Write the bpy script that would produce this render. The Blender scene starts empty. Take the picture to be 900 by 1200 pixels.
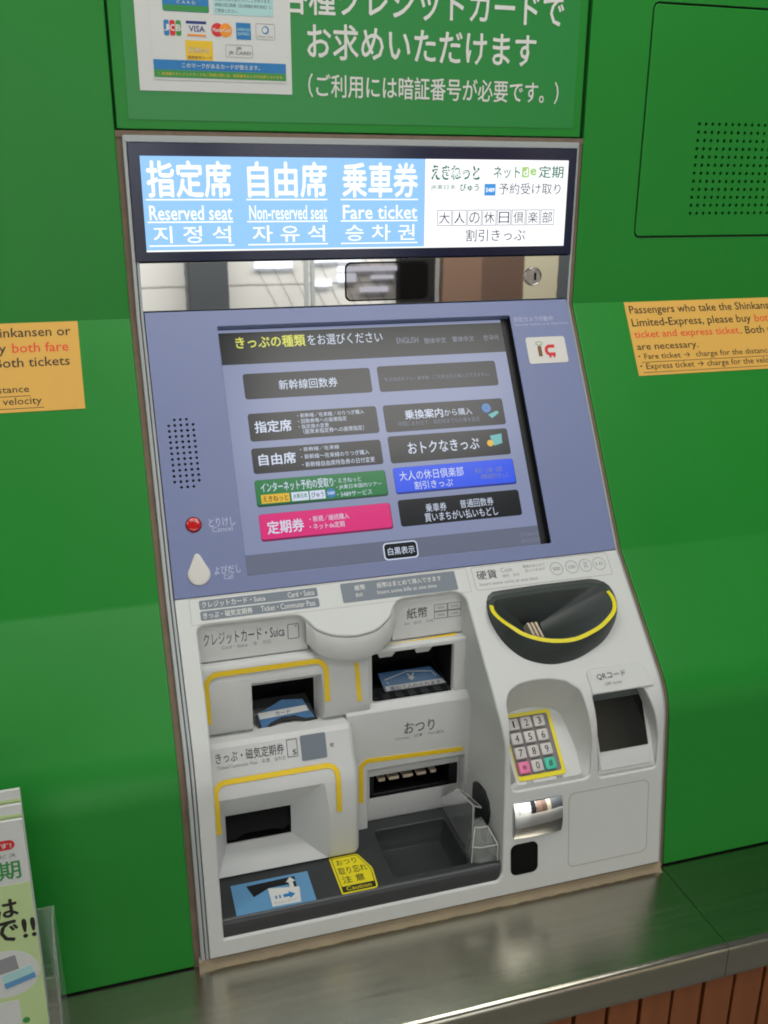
import bpy, bmesh, math, random
from mathutils import Vector, Matrix
from mathutils.geometry import delaunay_2d_cdt
random.seed(7)
scene = bpy.context.scene
COL = scene.collection
R = math.radians

# ------------------------------------------------------------------ camera
def look(yaw, pitch, roll):
    cy, sy, cp, sp, cr, sr = math.cos(yaw), math.sin(yaw), math.cos(pitch), math.sin(pitch), math.cos(roll), math.sin(roll)
    f = Vector((sy*cp, cy*cp, -sp)); r = Vector((cy, -sy, 0)); u = r.cross(f)
    r2 = cr*r + sr*u; u2 = -sr*r + cr*u
    m = Matrix((r2, u2, -f)).transposed()
    return m.to_4x4()
cd = bpy.data.cameras.new('camera'); cam = bpy.data.objects.new('camera', cd); COL.objects.link(cam)
cam.matrix_world = Matrix.Translation((-0.3404, -1.2164, 0.8354)) @ look(0.2925, 0.3339, 0.0039)
cd.sensor_fit = 'VERTICAL'; cd.sensor_height = 24; cd.lens = 24*1111.9/1200
cd.clip_start = 0.01; cd.clip_end = 100
scene.camera = cam
# ------------------------------------------------------------------ light
w = bpy.data.worlds.new('World'); scene.world = w; w.use_nodes = True
w.node_tree.nodes['Background'].inputs[0].default_value = (0.86, 0.93, 1.0, 1)
w.node_tree.nodes['Background'].inputs[1].default_value = 0.115
def area(name, loc, rot, sx, sy, power, col=(1, .98, .94)):
    l = bpy.data.lights.new(name, 'AREA'); l.shape = 'RECTANGLE'; l.size = sx; l.size_y = sy; l.energy = power; l.color = col
    o = bpy.data.objects.new(name, l); COL.objects.link(o); o.location = loc; o.rotation_euler = rot
    return o
area('ceiling_and_fill_lamp', (-1.75, -1.1, 2.1), (R(12), R(-14), 0), 0.9, 0.6, 8)
area('ceiling_and_fill_lamp', (0.62, -1.35, 2.1), (R(12), 0, 0), 1.0, 0.55, 10)
area('ceiling_and_fill_lamp', (1.0, -5.6, 2.1), (R(-40), 0, 0), 8, 0.8, 480)  # unseen fill lamp, added to brighten the far wall for the reflections
area('ceiling_and_fill_lamp', (0.0, -0.55, 2.3), (0, 0, 0), 1.8, 0.25, 20)
area('ceiling_and_fill_lamp', (-0.4, -3.4, 2.1), (R(30), 0, 0), 2.6, 0.4, 2)
scene.view_settings.view_transform = 'Standard'; scene.view_settings.look = 'None'
scene.view_settings.exposure = 0; scene.view_settings.gamma = 1
scene.render.engine = 'CYCLES'
scene.cycles.filter_width = 1.9
scene.cycles.max_bounces = 8

# ------------------------------------------------------------------ materials
def lin(c):
    return tuple((x/255/12.92 if x/255 <= .04045 else ((x/255+.055)/1.055)**2.4) for x in c)
def mat(name, rgb, rough=.5, metal=0, bump=0, bscale=300, var=0, vscale=6, coat=0, spec=.5, stretch=None, emit=None, es=1, trans=0, ior=1.45, rvar=0):
    m = bpy.data.materials.new(name); m.use_nodes = True; nt = m.node_tree; b = nt.nodes['Principled BSDF']
    c = (*lin(rgb), 1)
    b.inputs['Base Color'].default_value = c; b.inputs['Roughness'].default_value = rough; b.inputs['Metallic'].default_value = metal
    b.inputs['Coat Weight'].default_value = coat; b.inputs['Coat Roughness'].default_value = .12
    b.inputs['Specular IOR Level'].default_value = spec
    b.inputs['Transmission Weight'].default_value = trans; b.inputs['IOR'].default_value = ior
    tc = nt.nodes.new('ShaderNodeTexCoord'); vec = tc.outputs['Object']
    if stretch:
        mp = nt.nodes.new('ShaderNodeMapping'); mp.inputs['Scale'].default_value = stretch
        nt.links.new(vec, mp.inputs['Vector']); vec = mp.outputs['Vector']
    def noise(sc, det=3):
        n = nt.nodes.new('ShaderNodeTexNoise'); n.inputs['Scale'].default_value = sc; n.inputs['Detail'].default_value = det
        nt.links.new(vec, n.inputs['Vector']); return n
    if var:
        n = noise(vscale, 5); mx = nt.nodes.new('ShaderNodeMix'); mx.data_type = 'RGBA'
        mx.inputs['A'].default_value = tuple(x*(1-var) for x in c[:3])+(1,); mx.inputs['B'].default_value = tuple(min(1, x*(1+var)) for x in c[:3])+(1,)
        nt.links.new(n.outputs['Fac'], mx.inputs['Factor']); nt.links.new(mx.outputs['Result'], b.inputs['Base Color'])
    if rvar:
        n = noise(vscale*1.7, 6); mr = nt.nodes.new('ShaderNodeMapRange'); mr.inputs['To Min'].default_value = max(0.02, rough-rvar); mr.inputs['To Max'].default_value = rough+rvar
        nt.links.new(n.outputs['Fac'], mr.inputs['Value']); nt.links.new(mr.outputs['Result'], b.inputs['Roughness'])
    if bump:
        n = noise(bscale, 2); bp = nt.nodes.new('ShaderNodeBump'); bp.inputs['Strength'].default_value = bump; bp.inputs['Distance'].default_value = .001
        nt.links.new(n.outputs['Fac'], bp.inputs['Height']); nt.links.new(bp.outputs['Normal'], b.inputs['Normal'])
    if emit:
        b.inputs['Emission Color'].default_value = (*lin(emit), 1); b.inputs['Emission Strength'].default_value = es
    return m
M = {}
M['green'] = mat('green_painted_steel', (30, 128, 42), .4, spec=.32, bump=.12, bscale=90, var=.1, vscale=3.5, rvar=.1)
M['signgreen'] = mat('green_sign_film', (32, 130, 56), .34, bump=.05, bscale=120, var=.03)
M['groove'] = mat('dark_joint', (18, 52, 22), .8)
M['black'] = mat('black_plastic', (16, 18, 20), .45, bump=.1)
M['void'] = mat('unlit_black', (6, 7, 8), .9)
M['cream'] = mat('warm_white_plastic', (201, 203, 200), .42, bump=.25, bscale=900, var=.03, vscale=9, rvar=.05)
M['module'] = mat('pale_grey_plastic', (200, 202, 200), .45, bump=.25, bscale=900, var=.03, vscale=12, rvar=.05)
M['blue'] = mat('lilac_blue_paint', (118, 128, 166), .38, bump=.15, bscale=700, var=.03, vscale=6)
M['frame'] = mat('grey_painted_frame', (165, 170, 170), .4, metal=.1, var=.05)
M['caulk'] = mat('brown_sealant', (112, 96, 80), .85, bump=.8, bscale=160, var=.3, vscale=45)
M['caulk2'] = mat('beige_silicone_bead', (140, 126, 100), .5, bump=.8, bscale=120, var=.25, vscale=30)
M['bezel'] = mat('smoked_glass_panel_glow', (18, 26, 56), .15, spec=.5)  # navy tint puts the lit panel's glow into the glass colour
M['mirrorsteel'] = mat('polished_steel', (198, 198, 196), .018, metal=1, bump=.006, bscale=40)
M['mirror'] = mat('chrome_mirror', (235, 235, 235), .03, metal=1)
M['lockmetal'] = mat('worn_lock_metal', (170, 165, 158), .3, metal=1, bump=.5, bscale=400)
M['steel'] = mat('brushed_steel', (174, 170, 154), .2, metal=1, bump=.1, bscale=1400, stretch=(.02, 1, 1), rvar=.09, vscale=90, var=.09)
b_ = M['steel'].node_tree.nodes['Principled BSDF']; b_.inputs['Anisotropic'].default_value = .6
tg = M['steel'].node_tree.nodes.new('ShaderNodeCombineXYZ'); tg.inputs[1].default_value = 1.0
M['steel'].node_tree.links.new(tg.outputs[0], b_.inputs['Tangent'])
M['tray'] = mat('charcoal_plastic', (50, 53, 54), .33, bump=.25, bscale=700)
M['bowl'] = mat('dark_green_grey_plastic', (56, 62, 60), .38, bump=.2, bscale=700)
M['yellow'] = mat('yellow_tape', (226, 192, 24), .45, var=.05, vscale=60)
M['yellow2'] = mat('yellow_rim', (224, 210, 30), .4)
M['ink'] = mat('grey_ink', (80, 82, 86), .6)
M['ink2'] = mat('pale_grey_ink', (140, 142, 144), .6)
M['black_ink'] = mat('black_ink', (34, 30, 24), .6)
M['white_ink'] = mat('white_ink', (214, 214, 208), .6)
M['lilac_ink'] = mat('white_ink_on_lilac', (185, 190, 214), .6)
M['plate'] = mat('grey_printed_label', (112, 122, 132), .5)
M['outline'] = mat('fine_outline', (150, 146, 136), .6)
M['red'] = mat('red_button_plastic', (190, 22, 24), .15, coat=.8)
M['white'] = mat('white_plastic', (208, 206, 200), .4)
M['paper'] = mat('white_paper', (206, 208, 204), .6, var=.02)
M['orange_paper'] = mat('orange_paper', (216, 168, 78), .7, var=.05, vscale=20, bump=.15, bscale=200)
M['red_ink'] = mat('red_ink', (222, 66, 44), .6)
M['redprint'] = mat('red_print', (205, 40, 44), .5)
M['orange'] = mat('orange_print', (232, 142, 30), .5)
M['bluep'] = mat('blue_print', (34, 118, 178), .5)
M['navy'] = mat('navy_print', (34, 50, 120), .5)
M['greenp'] = mat('green_print', (52, 140, 66), .5)
M['teal'] = mat('pale_teal_print', (168, 208, 206), .5)
M['yelp'] = mat('yellow_print', (226, 186, 40), .5)
M['brownp'] = mat('brown_print', (120, 86, 50), .5)
M['sticker_blue'] = mat('light_blue_sticker', (96, 148, 188), .4)
M['guide_blue'] = mat('blue_guide_plate', (60, 104, 146), .35)
M['winglass'] = mat('dark_window_glass', (14, 18, 16), .12, spec=.25)
M['darkmirror'] = mat('dark_mirror_glass', (120, 116, 114), .02, metal=1)
M['wingrey'] = mat('grey_window_top', (78, 88, 86), .3)
M['key'] = mat('grey_white_key', (196, 192, 188), .4)
M['key_p'] = mat('pink_key', (226, 120, 160), .4)
M['key_g'] = mat('turquoise_key', (70, 190, 160), .4)
M['keybed'] = mat('grey_key_bed', (120, 116, 116), .6)
M['beige'] = mat('beige_plastic', (205, 190, 165), .5)
M['wood'] = mat('orange_brown_wood', (130, 74, 36), .5, var=.22, vscale=24, stretch=(3, 3, .25), bump=.3, bscale=60)
M['clear'] = mat('clear_plastic', (240, 244, 240), .05, trans=.9, ior=1.42)
M['edge'] = mat('edge_highlight_white', (225, 228, 222), .15, trans=.3, ior=1.45)  # whitish colour standing in for highlights on the clear edges
M['leafgreen'] = mat('pale_green_print', (186, 208, 148), .55)
M['floor'] = mat('concourse_floor', (150, 150, 144), .35, var=.08, vscale=.7)
M['joint'] = mat('floor_joint', (168, 168, 164), .6)
M['wallb'] = mat('concourse_wall', (214, 213, 210), .5, var=.04, vscale=1)
M['pillar'] = mat('dark_pillar', (72, 76, 80), .5)
M['brown'] = mat('brown_panel', (112, 88, 74), .5)
M['brown2'] = mat('deep_brown_panel', (88, 68, 58), .5)
M['slat'] = mat('cream_slats', (168, 162, 140), .5)
def em(name, rgb, s=1.0, rough=.25, base=None, spec=.5):
    return mat(name, base or (10, 10, 12), rough, emit=rgb, es=s, spec=spec)
M['lit_blue'] = em('backlit_light_blue', (140, 192, 248), 1.15)
M['lit_white'] = em('backlit_white', (250, 252, 255), 1.15)
M['lit_green'] = em('backlit_green_print', (40, 130, 96), .8)
M['lit_lime'] = em('backlit_lime_print', (170, 214, 120), 1)
M['lit_dark'] = em('backlit_dark_print', (74, 76, 92), .8)
M['lit_sq'] = em('backlit_blue_print', (60, 150, 225), 1)
M['lit_line'] = em('backlit_thin_line', (190, 200, 225), 1)
M['lit_box'] = em('reflection_glow', (235, 240, 255), 3)  # glow for the boxes added behind the camera
M['s_bg'] = em('screen_background', (138, 147, 180), .86, .2)
M['s_bar'] = em('screen_footer_bar', (108, 114, 134), .86, .2)
M['s_head'] = em('screen_header_band', (24, 28, 28), .9, .2)
M['s_dark'] = em('screen_dark_button', (24, 26, 29), .9, .2)
M['s_green'] = em('screen_green_button', (26, 116, 60), .95, .2)
M['s_green2'] = em('screen_green_button_edge', (14, 66, 40), .95, .2)
M['s_pink'] = em('screen_pink_button', (216, 46, 120), .95, .2)
M['s_pink2'] = em('screen_pink_button_edge', (120, 24, 76), .95, .2)
M['s_blue'] = em('screen_blue_button', (46, 86, 232), .95, .2)
M['s_blue2'] = em('screen_blue_button_edge', (24, 44, 130), .95, .2)
M['s_txt'] = em('screen_white_text', (206, 216, 236), .95, .2)
M['s_dim'] = em('screen_dim_text', (128, 134, 150), .9, .2)
M['s_yel'] = em('screen_yellow_text', (214, 216, 84), .95, .2)
M['s_yb'] = em('screen_yellow_patch', (222, 178, 40), .95, .2)
M['s_icon'] = em('screen_blue_icon', (50, 120, 190), .9, .2)
M['s_icon2'] = em('screen_teal_icon', (100, 180, 180), .9, .2)

# ------------------------------------------------------------------ object helpers (millimetres; d = towards the viewer)
def V(x, d, z): return (x*.001, -d*.001, z*.001)
class MB:
    def __init__(s): s.v = []; s.f = []; s.m = []; s.mats = []; s.sm = []
    def mi(s, k):
        if k not in s.mats: s.mats.append(k)
        return s.mats.index(k)
    def add(s, vs, fs, k, flat=False):
        o = len(s.v); i = s.mi(k); s.v += [tuple(p) for p in vs]
        for f in fs: s.f.append(tuple(o+j for j in f)); s.m.append(i); s.sm.append(flat)
    def build(s, name, parent=None, angle=35, bevel=0, seg=2, wn=False):
        me = bpy.data.meshes.new(name); me.from_pydata(s.v, [], s.f)
        for k in s.mats: me.materials.append(M[k])
        for p, i, q in zip(me.polygons, s.m, s.sm): p.material_index = i; p.use_smooth = not q
        bm = bmesh.new(); bm.from_mesh(me)
        bmesh.ops.remove_doubles(bm, verts=bm.verts, dist=2e-7)
        bm.to_mesh(me); bm.free()
        fl_ = [p.use_smooth for p in me.polygons]
        me.set_sharp_from_angle(angle=R(angle))
        for p, q in zip(me.polygons, fl_): p.use_smooth = q
        o = bpy.data.objects.new(name, me); COL.objects.link(o)
        if parent: o.parent = parent
        if wn:
            wm = o.modifiers.new('normals', 'WEIGHTED_NORMAL'); wm.keep_sharp = True; wm.weight = 90; wm.mode = 'FACE_AREA'
        if bevel:
            b = o.modifiers.new('edge', 'BEVEL'); b.width = bevel*.001; b.segments = seg; b.limit_method = 'ANGLE'; b.angle_limit = R(28); b.harden_normals = False
        return o
class Frame:
    """a flat face: origin (d,z) and the unit direction 'down' the face in (d,z)"""
    def __init__(s, d, z, dd, dz, x0=0):
        L = math.hypot(dd, dz); s.d, s.z, s.dd, s.dz, s.x0 = d, z, dd/L, dz/L, x0
    def __call__(s, x, t, off=0):
        return V(s.x0+x, s.d+s.dd*t-s.dz*off, s.z+s.dz*t+s.dd*off)
PTS = [(0, 891.7), (0, 676.9), (183.3, 375.8), (324.5, 236.4), (351.8, 0)]
def fr(i): return Frame(*PTS[i], PTS[i+1][0]-PTS[i][0], PTS[i+1][1]-PTS[i][1])
FA, FB, FC, FD = fr(0), fr(1), fr(2), fr(3)
LB, LC, LD = 352.6, 198.4, 238.0
KT = 32.0
def prof(S):
    """profile point and normal at S mm below the header crease; the knee is rounded"""
    def seg(S):
        if S < 0: F, t = FA, 214.8+S
        elif S < LB: F, t = FB, S
        elif S < LB+LC: F, t = FC, S-LB
        else: F, t = FD, S-LB-LC
        return (F.d+F.dd*t, F.z+F.dz*t, -F.dz, F.dd)
    K = LB+LC
    if abs(S-K) < KT-1e-6:
        u = (S-K+KT)/(2*KT)*KN; i = min(int(u), KN-1); f = u-i; p, q = KNEE[i], KNEE[i+1]
        return tuple(p[j]*(1-f)+q[j]*f for j in range(4))
    return seg(S)
KN = 24
def knee_pt(u):
    K = LB+LC; a = (FC.d+FC.dd*(LC-KT), FC.z+FC.dz*(LC-KT)); b = PTS[3]; c = (FD.d+FD.dd*KT, FD.z+FD.dz*KT)
    d = [(1-u)**2*a[i]+2*u*(1-u)*b[i]+u*u*c[i] for i in (0, 1)]
    n = [(1-u)*x+u*y for x, y in ((-FC.dz, -FD.dz), (FC.dd, FD.dd))]; L = math.hypot(*n)
    return d[0], d[1], n[0]/L, n[1]/L
KNEE = [knee_pt(i/KN) for i in range(KN+1)]
KCUT = [LC-KT+KT*2*i/KN for i in range(KN+1)]
def FP(x, S, off=0):
    d, z, nd, nz = prof(S); return V(x, d+nd*off, z+nz*off)
def FCD(x, s, off=0): return FP(x, LB+s, off)        # s measured from the top of the cream panel
DS = LC                                               # add to a lower-face s to get a cream-panel s

def inside(p, poly):
    x, y = p; c = False; n = len(poly)
    for i in range(n):
        x1, y1 = poly[i]; x2, y2 = poly[i-1]
        if (y1 > y) != (y2 > y) and x < (x2-x1)*(y-y1)/(y2-y1)+x1: c = not c
    return c
def area2(p): return sum(p[i-1][0]*p[i][1]-p[i][0]*p[i-1][1] for i in range(len(p)))/2
def offset(poly, r):
    """positive r grows the polygon"""
    sgn = 1 if area2(poly) > 0 else -1; out = []; n = len(poly)
    for i in range(n):
        p0, p1, p2 = Vector(poly[i-1]), Vector(poly[i]), Vector(poly[(i+1) % n])
        a = (p1-p0).normalized(); b = (p2-p1).normalized()
        na = Vector((a.y, -a.x))*sgn; nb = Vector((b.y, -b.x))*sgn
        m = na+nb; L = m.length
        if L < 1e-6: m = na; k = 1
        else: m /= L; k = min(1/max(m.dot(na), .35), 2.5)
        out.append((p1.x+m.x*r*k, p1.y+m.y*r*k))
    return out
def rrect(x0, x1, y0, y1, r, n=5):
    if not isinstance(r, (tuple, list)): r = (r,)*4
    out = []
    for (cx, cy, a0), rr in zip(((x1, y0, -90), (x1, y1, 0), (x0, y1, 90), (x0, y0, 180)), r):
        rr = max(rr, .01); ccx = cx-rr if cx == x1 else cx+rr; ccy = cy-rr if cy == y1 else cy+rr
        for i in range(n+1):
            a = R(a0+90*i/n); out.append((ccx+rr*math.cos(a), ccy+rr*math.sin(a)))
    return out
def roundpoly(pts, r, n=4):
    out = []; N = len(pts)
    for i in range(N):
        p0, p1, p2 = Vector(pts[i-1]), Vector(pts[i]), Vector(pts[(i+1) % N])
        rr = r[i] if isinstance(r, (list, tuple)) else r
        t = min(rr, (p0-p1).length*.49, (p2-p1).length*.49)
        if t < .05: out.append(tuple(p1)); continue
        a = p1+(p0-p1).normalized()*t; b = p1+(p2-p1).normalized()*t
        for k in range(n+1):
            u = k/n; q = (1-u)**2*a+2*u*(1-u)*p1+u*u*b; out.append((q.x, q.y))
    return out
def circle(cx, cy, r, n=16): return [(cx+r*math.cos(2*math.pi*i/n), cy+r*math.sin(2*math.pi*i/n)) for i in range(n)]
def densify(poly, step=12):
    out = []; n = len(poly)
    for i in range(n):
        a, b = poly[i], poly[(i+1) % n]; L = math.hypot(b[0]-a[0], b[1]-a[1]); k = max(1, int(L/step))
        for j in range(k): out.append((a[0]+(b[0]-a[0])*j/k, a[1]+(b[1]-a[1])*j/k))
    return out
def ksplit(poly):
    """split the edges where they cross the bend lines of the knee"""
    out = []; n = len(poly)
    for i in range(n):
        a, b = poly[i], poly[(i+1) % n]; out.append(a); ts = []
        for c in KCUT:
            if (a[1]-c)*(b[1]-c) < 0:
                t = (c-a[1])/(b[1]-a[1])
                if abs(c-a[1]) > .7 and abs(c-b[1]) > .7: ts.append((t, c))
        for t, c in sorted(ts): out.append((a[0]+(b[0]-a[0])*t, c))
    return out
def snap(F, poly):
    if F is not FCD: return poly
    out = []
    for x, y in poly:
        c = min(KCUT, key=lambda q: abs(q-y)); out.append((x, c) if abs(c-y) < .7 else (x, y))
    return out
def fill(mb, F, outer, holes, off, k, cuts=()):
    outer = snap(F, outer); holes = [snap(F, h) for h in holes]
    """triangulated sheet on surface F with holes; cuts = extra horizontal lines so it can bend"""
    vs = []; es = []
    def ring(p):
        o = len(vs)
        for q in p: vs.append(Vector(q))
        for i in range(len(p)): es.append((o+i, o+(i+1) % len(p)))
    ring(outer)
    for h in holes: ring(h)
    xs = [p[0] for p in outer]
    for c in cuts:
        o = len(vs); vs.append(Vector((min(xs)-1, c))); vs.append(Vector((max(xs)+1, c))); es.append((o, o+1))
    rv, re, rf, _, _, _ = delaunay_2d_cdt(vs, es, [], 0, 1e-4)
    keep = []
    for f in rf:
        cx = sum(rv[i].x for i in f)/len(f); cy = sum(rv[i].y for i in f)/len(f)
        if inside((cx, cy), outer) and not any(inside((cx, cy), h) for h in holes): keep.append(tuple(f))
    p3 = [F(v.x, v.y, off) for v in rv]
    if keep:
        a, b, c = (Vector(p3[i]) for i in keep[0][:3]); n = (b-a).cross(c-a)
        v = rv[keep[0][0]]; up = Vector(F(v.x, v.y, off+1))-Vector(F(v.x, v.y, off))
        if n.dot(up) < 0: keep = [tuple(reversed(f)) for f in keep]
    mb.add(p3, keep, k, flat=True)
def loft(mb, rings, k, closed=True):
    n = len(rings[0]); vs = [p for r in rings for p in r]; fs = []
    for j in range(len(rings)-1):
        for i in range(n if closed else n-1):
            a, b = j*n+i, j*n+(i+1) % n; fs.append((a, b, b+n, a+n))
    mb.add(vs, fs, k)
def edge_rings(F, poly, off, r, depth, hole):
    """rounded rim (radius r) then a wall down to depth"""
    rings = []
    for i in range(4):
        a = R(90*i/3); p = snap(F, offset(poly, (r*(1-math.sin(a)))*(1 if hole else -1)))
        rings.append([F(x, y, off-r*(1-math.cos(a))) for x, y in p])
    rings.append([F(x, y, off-depth) for x, y in snap(F, poly)])
    return rings
def slab(mb, F, outer, holes, off, k, r=1.0, depth=6, cuts=(), hr=None, hdepth=None, hk=None, skirt=True):
    fill(mb, F, offset(outer, -r), [offset(h, (hr if hr is not None else r)) for h in holes], off, k, cuts)
    if skirt: loft(mb, edge_rings(F, outer, off, r, depth, False), k)
    for h in holes: loft(mb, edge_rings(F, h, off, hr if hr is not None else r, hdepth or depth, True), hk or k)
def plate(mb, F, poly, off, k, th=.4, holes=()):
    fill(mb, F, poly, list(holes), off+th, k)
    for q in (poly, *holes): loft(mb, [[F(x, y, off+th) for x, y in q], [F(x, y, off-.2) for x, y in q]], k)
def rect(x0, x1, y0, y1): return [(x0, y0), (x1, y0), (x1, y1), (x0, y1)]
TC = {}
def glyphs(s, bold):
    bold = 0; key = s
    if key not in TC:
        c = bpy.data.curves.new('t', 'FONT'); c.body = s; c.size = 1; c.resolution_u = 2; c.offset = bold; c.fill_mode = 'FRONT'
        o = bpy.data.objects.new('t', c); me = bpy.data.meshes.new_from_object(o)
        vs = [(v.co.x, v.co.y) for v in me.vertices]; fs = [tuple(p.vertices) for p in me.polygons]
        bpy.data.objects.remove(o); bpy.data.curves.remove(c); bpy.data.meshes.remove(me)
        TC[key] = (vs, fs)
    return TC[key]
def text(mb, F, s, x0, x1, t0, t1, k, off, bold=.0, skew=0):
    vs, fs = glyphs(s, bold)
    if not vs: return
    ax, bx = min(v[0] for v in vs), max(v[0] for v in vs); ay, by = min(v[1] for v in vs), max(v[1] for v in vs)
    sx = (x1-x0)/max(bx-ax, 1e-6); sy = (t1-t0)/max(by-ay, 1e-6)
    b = bold*.6
    for i, (dx, dy) in enumerate(((0, 0),) if not b else ((-b, 0), (b, 0), (0, -b), (0, b))):
        mb.add([F(x0+(x-ax+dx)*sx, t1-(y-ay+dy)*sy, off+.012*i) for x, y in vs], fs, k)
def strip(mb, F, path, wd, off, k, th=.5):
    """flat tape of width wd along an open path"""
    L, Rr = [], []; n = len(path)
    for i in range(n):
        p = Vector(path[i]); a = Vector(path[max(i-1, 0)]); b = Vector(path[min(i+1, n-1)])
        t = (b-a).normalized(); nn = Vector((-t.y, t.x))*wd/2
        L.append((p+nn)); Rr.append((p-nn))
    rings = [[F(q.x, q.y, off-.3) for q in L], [F(q.x, q.y, off+th) for q in L], [F(q.x, q.y, off+th) for q in Rr], [F(q.x, q.y, off-.3) for q in Rr]]
    loft(mb, rings, k, closed=False)
def outline(mb, F, poly, wd, off, k):
    a = offset(poly, wd/2); b = offset(poly, -wd/2)
    loft(mb, [[F(x, y, off) for x, y in a], [F(x, y, off) for x, y in b]], k)
def box(mb, x0, x1, d0, d1, z0, z1, k):
    v = [V(x, d, z) for x in (x0, x1) for d in (d0, d1) for z in (z0, z1)]
    mb.add(v, [(0, 1, 3, 2), (4, 6, 7, 5), (0, 4, 5, 1), (2, 3, 7, 6), (0, 2, 6, 4), (1, 5, 7, 3)], k)
def extrude(mb, prof2, x0, x1, k):
    """closed (d,z) profile extruded along x"""
    n = len(prof2); vs = [V(x0, *p) for p in prof2]+[V(x1, *p) for p in prof2]
    fs = [(i, (i+1) % n, (i+1) % n+n, i+n) for i in range(n)]+[tuple(range(n))[::-1], tuple(range(n, 2*n))]
    mb.add(vs, fs, k)
def recalc(o):
    bm = bmesh.new(); bm.from_mesh(o.data); bmesh.ops.recalc_face_normals(bm, faces=bm.faces); bm.to_mesh(o.data); bm.free()
def boolean(o, cutters, bevel=0, seg=3, angle=35):
    recalc(o)
    for c in cutters:
        recalc(c); m = o.modifiers.new('cut', 'BOOLEAN'); m.object = c; m.operation = 'DIFFERENCE'; m.solver = 'EXACT'
    if bevel:
        b = o.modifiers.new('edge', 'BEVEL'); b.width = bevel*.001; b.segments = seg; b.limit_method = 'ANGLE'; b.angle_limit = R(22)
    bpy.context.view_layer.update()
    dg = bpy.context.evaluated_depsgraph_get(); me = bpy.data.meshes.new_from_object(o.evaluated_get(dg))
    old = o.data; o.modifiers.clear(); o.data = me; bpy.data.meshes.remove(old)
    for p in me.polygons: p.use_smooth = True
    me.set_sharp_from_angle(angle=R(angle))
    for c in cutters:
        d = c.data; bpy.data.objects.remove(c); bpy.data.meshes.remove(d)
def empty(name, loc=(0, 0, 0)):
    o = bpy.data.objects.new(name, None); COL.objects.link(o); o.location = loc; o.empty_display_size = .05; return o
def tag(o, label=None, cat=None, group=None, kind=None):
    if label: o['label'] = label
    if cat: o['category'] = cat
    if group: o['group'] = group
    if kind: o['kind'] = kind
    return o
def copyobj(o, loc=None, parent=None):
    c = o.copy(); COL.objects.link(c)
    if loc is not None: c.location = loc
    if parent: c.parent = parent
    return c

# ------------------------------------------------------------------ the green wall
wall = tag(empty('wall'), 'green painted steel wall that bends forward around the ticket machine', kind='structure')
knee = [LB+LC-KT+KT*2*i/KN for i in range(KN+1)]
END = LB+LC+LD
door = rrect(388, 660, -(214.8+166), -(214.8-127), 8)
for sgn in (-1, 1):
    mb = MB(); zs = [-620, -500, -385, -380, -340, -336, -214.8] if sgn > 0 else [-620, -214.8]
    rows_ = [-3, 0] if sgn > 0 else [-620, -3, 0]
    rows_ += [3, LB-3, LB, LB+3]+knee+[END-3]
    def prow(S):
        e = [(300, -12), (300, -1.4), (300.2, -.7), (300.7, -.2), (301.4, 0), (303, 0), (1140, 0)]
        return [FP(sgn*x, S, o_) for x, o_ in e]
    loft(mb, [prow(S) for S in rows_], 'green', closed=False)
    if sgn > 0:          # the part with the access door
        slab(mb, FP, rect(300, 1140, -620, -3), [door], 0, 'green', r=.01, depth=12, hr=1.2, hdepth=6, hk='groove')
    wp = mb.build('wall_panel', wall, angle=31, wn=True)
mb = MB()
dd_ = offset(door, -1.6)
holes = [circle(474+10.6*c, -214.8-21.5+10.6*r, 2.3, 10) for r in range(12) for c in range(17) if 474+10.6*c < 650]
fill(mb, FP, offset(dd_, -1), holes, 0, 'green')
loft(mb, edge_rings(FP, dd_, 0, 1, 6, False), 'green')
for h in holes: loft(mb, [[FP(x, y, 0) for x, y in h], [FP(x, y, -2.5) for x, y in h]], 'green')
ad = mb.build('access_door', wall, wn=True)
mb = MB()
fill(mb, FP, offset(door, 4), [], -4.5, 'void')
gb = mb.build('grille_backing', ad)
mb = MB()     # panel above the machine
slab(mb, FA, rect(-297.4, 294.6, -560, -1.5), [], -.4, 'green', r=1.2, depth=10)
top = mb.build('wall_panel', wall)
mb = MB()
for a, b in ((-1140, -301), (301, 1140)): box(mb, a, b, 318, 348, -3, 9, 'void')
mb.build('shadow_gap', wall)
mb = MB(); fill(mb, FA, rect(-330, 330, -560, 20), [], -8, 'groove'); mb.build('joint_backing', wall)
mb = MB()
plate(mb, FA, rect(-283, 283, -540, -12), -.4, 'signgreen', .5)
sign = tag(mb.build('printed_sign'), 'green sign film with white Japanese text on the wall panel above the machine', 'sign')
mb = MB()
text(mb, FA, '各種クレジットカードで', -101, 260, -168, -130, 'white_ink', .5, .022)
text(mb, FA, 'お求めいただけます', -71, 224, -121, -83, 'white_ink', .5, .022)
text(mb, FA, '（ご利用には暗証番号が必要です。）', -71, 259, -67, -41, 'white_ink', .5, .014)
mb.build('lettering', sign)

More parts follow.
